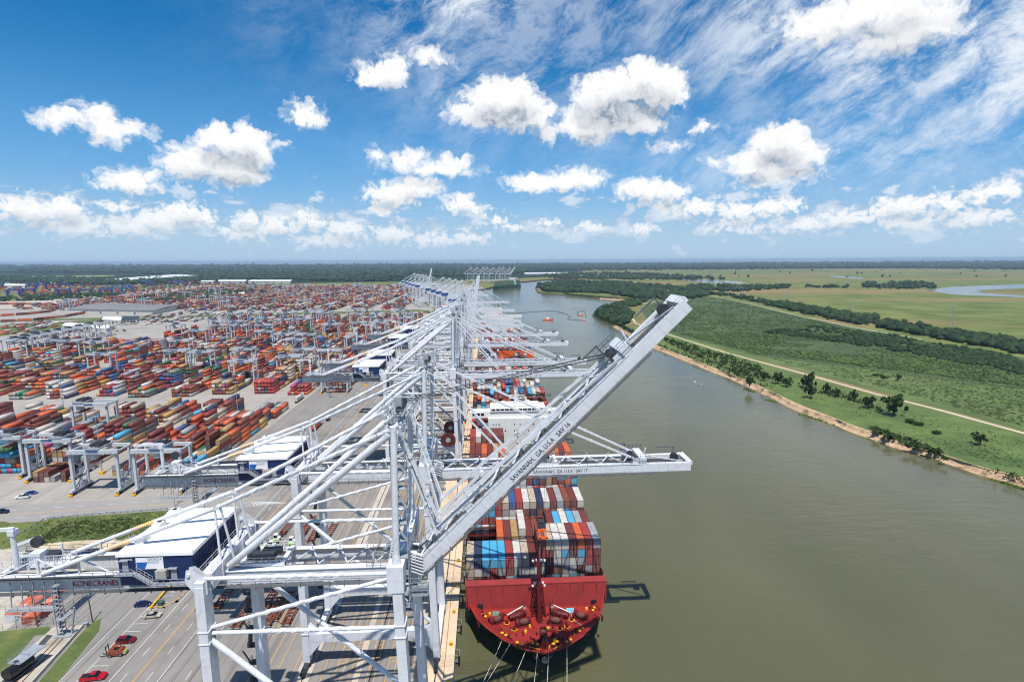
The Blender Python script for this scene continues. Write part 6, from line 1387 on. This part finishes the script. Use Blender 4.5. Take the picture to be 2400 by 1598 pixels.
# pylons in the marsh
for i, c in enumerate(((1736,700),(1845,712),(1998,738),(2226,768),(1400,654),(1580,652))):
    x, y = gp(*c, -1); o = empty('power_pylon', (x, y, -1)); tag(o, ['first', 'second', 'third', 'fourth'][i]+' steel power pylon from the river in the marsh behind the levee trees' if i < 4 else ['power pylon over the wooded peninsula', 'power pylon right of the wooded peninsula'][i-4], 'pylon', 'power pylons in the marsh')
    for s in (-1, 1): part('leg_frame', o, ('pyl', s), lambda mb: (mb.bar((s*4.5,0,0),(s*2.8,0,34),.5,.5), mb.bar((s*4.5,0,14),(0,0,20),.3,.3)) and None, GREY)
    part('cross_arm', o, 'pylx', lambda mb: (mb.bar((-8,0,30),(8,0,30),.5,.5), mb.bar((-3,0,22),(3,0,22),.3,.3)) and None, GREY)
# ------------------------------------------------------------------ hinterland at the left
SHED = M('grey_shed_roof', (122, 120, 118), .7, .12, .02); SHEDW = M('shed_wall', (196, 192, 184), .8, .1, .05); WHT = M('white_warehouse', (226, 226, 222), .6, .05, .02)
def shed(pp, h, label, roof=None, wall=None, name='warehouse'):
    pts = [gp(*q) for q in pp]; o = empty(name, (*pts[0], 0)); tag(o, label, 'building', 'sheds and warehouses behind the yard'); b = [(x-pts[0][0], y-pts[0][1]) for x, y in pts]
    mb = MB(); n = len(b)
    for i in range(n): p, q = b[i], b[(i+1) % n]; mb.add(((*p, 0), (*q, 0), (*q, h), (*p, h)), ((0,1,2,3),))
    mb.obj('wall', wall or SHEDW, o); c = [(sum(p[0] for p in b)/n, sum(p[1] for p in b)/n)]
    mb = MB(); a = [(p[0]+(p[0]-c[0][0])*.02, p[1]+(p[1]-c[0][1])*.02) for p in b]; m1 = ((a[0][0]+a[-1][0])/2, (a[0][1]+a[-1][1])/2); m2 = ((a[1][0]+a[2][0])/2, (a[1][1]+a[2][1])/2)
    mb.add([(*p, h) for p in a]+[(*m1, h+2.5), (*m2, h+2.5)], ((0,1,5,4),(4,5,2,3),(1,2,5),(0,4,3))); mb.obj('roof', roof or SHED, o)
    for t in (.2, .4, .6, .8): MB().box(-2.5, 2.5, -.3, .1, 0, 5.).obj('door', M('shed_door', (96, 96, 98), .7), o, (b[0][0]+(b[1][0]-b[0][0])*t, b[0][1]+(b[1][1]-b[0][1])*t, 0))
    return o
shed([(160,734),(358,738),(424,724),(240,718)], 9., 'huge low warehouse with a flat grey roof behind the rail curve')
shed([(242,660),(300,661),(480,648),(420,646)], 11., 'very long white warehouse in front of the forest', WHT, WHT)
shed([(306,664),(334,664),(336,661),(310,660)], 9., 'small white building below the long white warehouse', WHT, WHT)
shed([(470,664),(500,664),(505,661),(475,661)], 9., 'leftmost low white shed near the far yard', WHT, WHT); shed([(512,664),(575,664),(580,660),(515,660)], 10., 'middle low white shed near the far yard', WHT, WHT); shed([(582,664),(680,664),(685,660),(590,660)], 10., 'rightmost low white shed near the far yard', WHT, WHT)
shed([(240,758),(284,760),(290,752),(250,750)], 7., 'pale office building beside the rail tracks', WHT, SHEDW); shed([(146,770),(250,778),(270,770),(165,763)], 5., 'long low office with a pale roof behind the parked gantries', WHT, SHEDW); shed([(283,758),(322,756),(326,748),(288,748)], 6., 'dark canopy shed right of the pale office', DKGREY, SHEDW)
shed([(976,625),(1000,625),(1000,623),(976,623)], 40., 'tall grey industrial block on the horizon left of the cranes', SHED, SHED, 'plant_building'); shed([(890,630),(965,630),(965,628),(890,628)], 14., 'long white plant on the horizon left of the grey block', WHT, WHT, 'plant_building'); shed([(10,674),(58,675),(62,671),(14,670)], 10., 'white sheds at the far left behind the blue cranes', WHT, WHT); shed([(1230,645),(1330,644),(1330,641),(1230,642)], 10., 'row of pale sheds on the far river bank', WHT, SHEDW)
for i in range(13):                                   # white storage tents
    px = 432+i*11+rnd.uniform(-2, 2); py = 697-i*.5+rnd.uniform(-2, 2); x, y = gp(px, py); o = empty('storage_tent', (x, y, 0)); tag(o, 'white rounded storage tent in the cluster beyond the grey warehouse', 'tent', 'white storage tents')
    part('cover', o, 'tent', lambda mb: (mb.add([(math.cos(t)*9, q, math.sin(t)*9) for q in (0, 22) for t in np.linspace(0, math.pi, 9)], [(j, j+9, j+10, j+1) for j in range(8)]+[tuple(range(9)), tuple(range(17, 8, -1))])), WHT); part('door_flap', o, 'tentd', lambda mb: mb.box(-2.5,2.5,-.2,.05,0,5), GREY)
tag(MB().poly([gp(-200, 658), gp(120, 652), gp(270, 647), gp(262, 645), gp(0, 648), gp(-200, 650)], .3).obj('farm_field', M('pale_field', (134, 142, 80), .95, .15, .01, coords='World')), kind='structure')
tag(MB().poly([gp(-100, 796), gp(-100, 764), gp(0, 760), gp(120, 756), gp(230, 748), gp(262, 752), gp(130, 772), gp(0, 788)], .03).obj('grass_field', GRASS), kind='structure')
tag(MB().poly([gp(-200, 712), gp(120, 704), gp(330, 700), gp(420, 712), gp(160, 722), gp(-200, 726)], .02).obj('rail_yard_ground', GRAVEL), kind='structure')
# freight train round the curve, intermodal depot beyond
def ORD2(i): return ORD[i+1] if i < 16 else 'number %d' % (i+1)
def wag(pts, n, label, cols):
    P = [Vector(gp(*q)) for q in pts]; L = [0]
    for a, b in zip(P, P[1:]): L.append(L[-1]+(b-a).length)
    for i in range(n):
        s = L[-1]*(i+.5)/n
        for j in range(len(P)-1):
            if L[j] <= s <= L[j+1]: break
        p = P[j].lerp(P[j+1], (s-L[j])/(L[j+1]-L[j])); d = P[j+1]-P[j]; o = empty('rail_wagon', (p.x, p.y, 0), math.atan2(d.y, d.x)); c = cols[i % len(cols)]
        tag(o, f'{c} freight wagon, {ORD2(i)} from the left end of the {label}', 'wagon', 'freight train wagons on the curve'); ll = L[-1]/n*.46
        MB().box(-ll, ll, -1.6, 1.6, .6, 1.3).obj('underframe', DKGREY, o); MB().box(-ll*.96, ll*.96, -1.5, 1.5, 1.3, 5.2).obj('load', CM[c], o)
wag([(0,742),(60,738),(110,733),(128,728),(132,722),(110,716),(60,714),(0,714)], 22, 'inner rail curve', ['orange', 'maroon', 'orange', 'brown', 'orange', 'dark grey'])
wag([(0,756),(80,752),(150,744),(195,736),(204,730),(190,724),(130,718)], 22, 'outer rail curve', ['brown', 'orange', 'maroon', 'orange', 'tan', 'brown'])
dep = []
for i in range(900):
    px = rs.uniform(-40, 640); py = rs.uniform(664, 690)-(px > 330)*rs.uniform(0, 14); x, y = gp(px, max(py, 662)); c = rs.choice(['maroon', 'orange', 'brown', 'blue', 'navy', 'orange', 'red', 'white'])
    if 240 < px < 310 and py < 680: c = 'blue'
    for t in range(rs.integers(1, 4)): dep.append((x, y, t*CH, CI[str(c)]))
tag(cont_stuff('depot_container_mass', dep), 'far container depot with blue and orange stacks before the forest', 'container', kind='stuff')
BLUEC = M('blue_gantry', (28, 70, 150), .5)
for i in range(14):
    px = rs.uniform(0, 300) if i < 10 else rs.uniform(340, 450); py = rs.uniform(672, 694) if i < 10 else rs.uniform(666, 672); x, y = gp(px, py); o = empty('depot_gantry', (x, y, 0)); tag(o, 'far blue gantry crane in the container depot before the forest', 'crane', 'blue depot gantries')
    part('frame', o, 'dgf', lambda mb: (mb.box(-22,22,-1.2,1.2,17,20), mb.box(-20,-18.4,-5,5,0,18), mb.box(18.4,20,-5,5,0,18)) and None, BLUEC); part('trolley', o, 'dgt', lambda mb: mb.box(-3,3,-2,2,20,22), GREY)
# row of parked gantries at the left edge of the yard, cars in a lot
for i in range(9): x, y = gp(8+i*26, 838-i*6); rtg(x, y, f'{ORD[i+1]} from the left of the grey gantries parked in a row at the yard rear', sign=False, tro=.5)
cols_ = [(220,220,220),(60,62,66),(150,30,30),(40,60,110),(180,180,176)]
for i in range(60):
    px = rs.uniform(150, 300); py = rs.uniform(764, 786); x, y = gp(px, py); c = cols_[i % 5]; o = link('lot_car', None, None, (x, y, .05)); tag(o, 'tiny parked car in the lot behind the low office', 'car', 'cars in the far lot')
    part('body', o, ('lot', c), lambda mb: loft(mb, [(-2.2,.9,.3,.9,.8),(2.2,.9,.3,.8,.7)]), M('lot_%d_%d_%d' % c, c, .3)); part('cabin', o, 'lotc', lambda mb: loft(mb, [(-1.5,.8,.8,.9,.7),(-.8,.8,.8,1.4,.6),(.4,.8,.8,1.4,.6),(1.2,.8,.8,.9,.7)]), GLASS)
# ------------------------------------------------------------------ air
mh = bpy.data.materials.new('thin_haze'); mh.use_nodes = True; t = mh.node_tree; t.nodes.clear(); ov = t.nodes.new('ShaderNodeOutputMaterial'); pv = t.nodes.new('ShaderNodeVolumePrincipled')
pv.inputs['Color'].default_value = (.62, .80, 1, 1); pv.inputs['Density'].default_value = 5.6e-5; pv.inputs['Anisotropy'].default_value = .2
t.links.new(pv.outputs[0], ov.inputs['Volume'])
tag(MB().box(-FAR*1.05, FAR*1.05, -3200, FAR*1.02, -7.2, 130).obj('haze', mh), 'thin blue haze in the air over the whole river plain', 'haze', kind='stuff')
# trailers and stored gear on the lots behind the yard
lot = []
for q in region([(420,706),(640,700),(660,742),(330,764),(250,768),(300,746),(400,730)], 330, 0.): lot.append((q[0], q[1], 0.05, CI[str(rs.choice(['white', 'grey', 'dark grey', 'white', 'brown', 'rusty white', 'navy']))]))
for q in region([(0,760),(150,752),(240,765),(140,790),(0,800)], 90, 0.): lot.append((q[0], q[1], 0.05, CI[str(rs.choice(['white', 'grey', 'dark grey', 'brown', 'orange']))]))
tag(cont_stuff('trailer_lot_mass', lot), 'scattered trailers and boxes on the pale lots behind the yard', 'trailer', kind='stuff')
for i, (px, py, c) in enumerate(((634, 868, 'light blue'), (742, 1004, 'orange'), (905, 905, 'maroon'), (700, 940, 'white'))):
    x, y = gp(px, py); o = empty('container_truck', (x, y, .03), math.pi/2); tag(o, ['truck with a light blue container on the lane between yard blocks', 'truck with an orange container at the quay road behind the second house', 'truck with a maroon container under the third crane', 'truck with a white container on the quay road'][i], 'truck', 'container trucks on the roads')
    b = link('container', cont_mesh(c), o, (6.1, 0, 1.3)); b.rotation_euler.z = math.pi/2
    part('chassis', o, 'trch', lambda mb: mb.box(-6.2,9.5,-.9,.9,.8,1.25), DKGREY); part('cab', o, 'trcab', lambda mb: mb.hexa(((7.2,-1.2,1.),(9.6,-1.2,1.),(9.6,1.2,1.),(7.2,1.2,1.),(7.2,-1.1,3.4),(9.2,-1.1,3.4),(9.2,1.1,3.4),(7.2,1.1,3.4))), CABW); part('windscreen', o, 'trw', lambda mb: mb.box(9.3,9.55,-1.,1.,2.1,2.9), GLASS); wheels(o, (-5., -3.7, 6.6, 8.8), .95, .5, .4, 'trk')
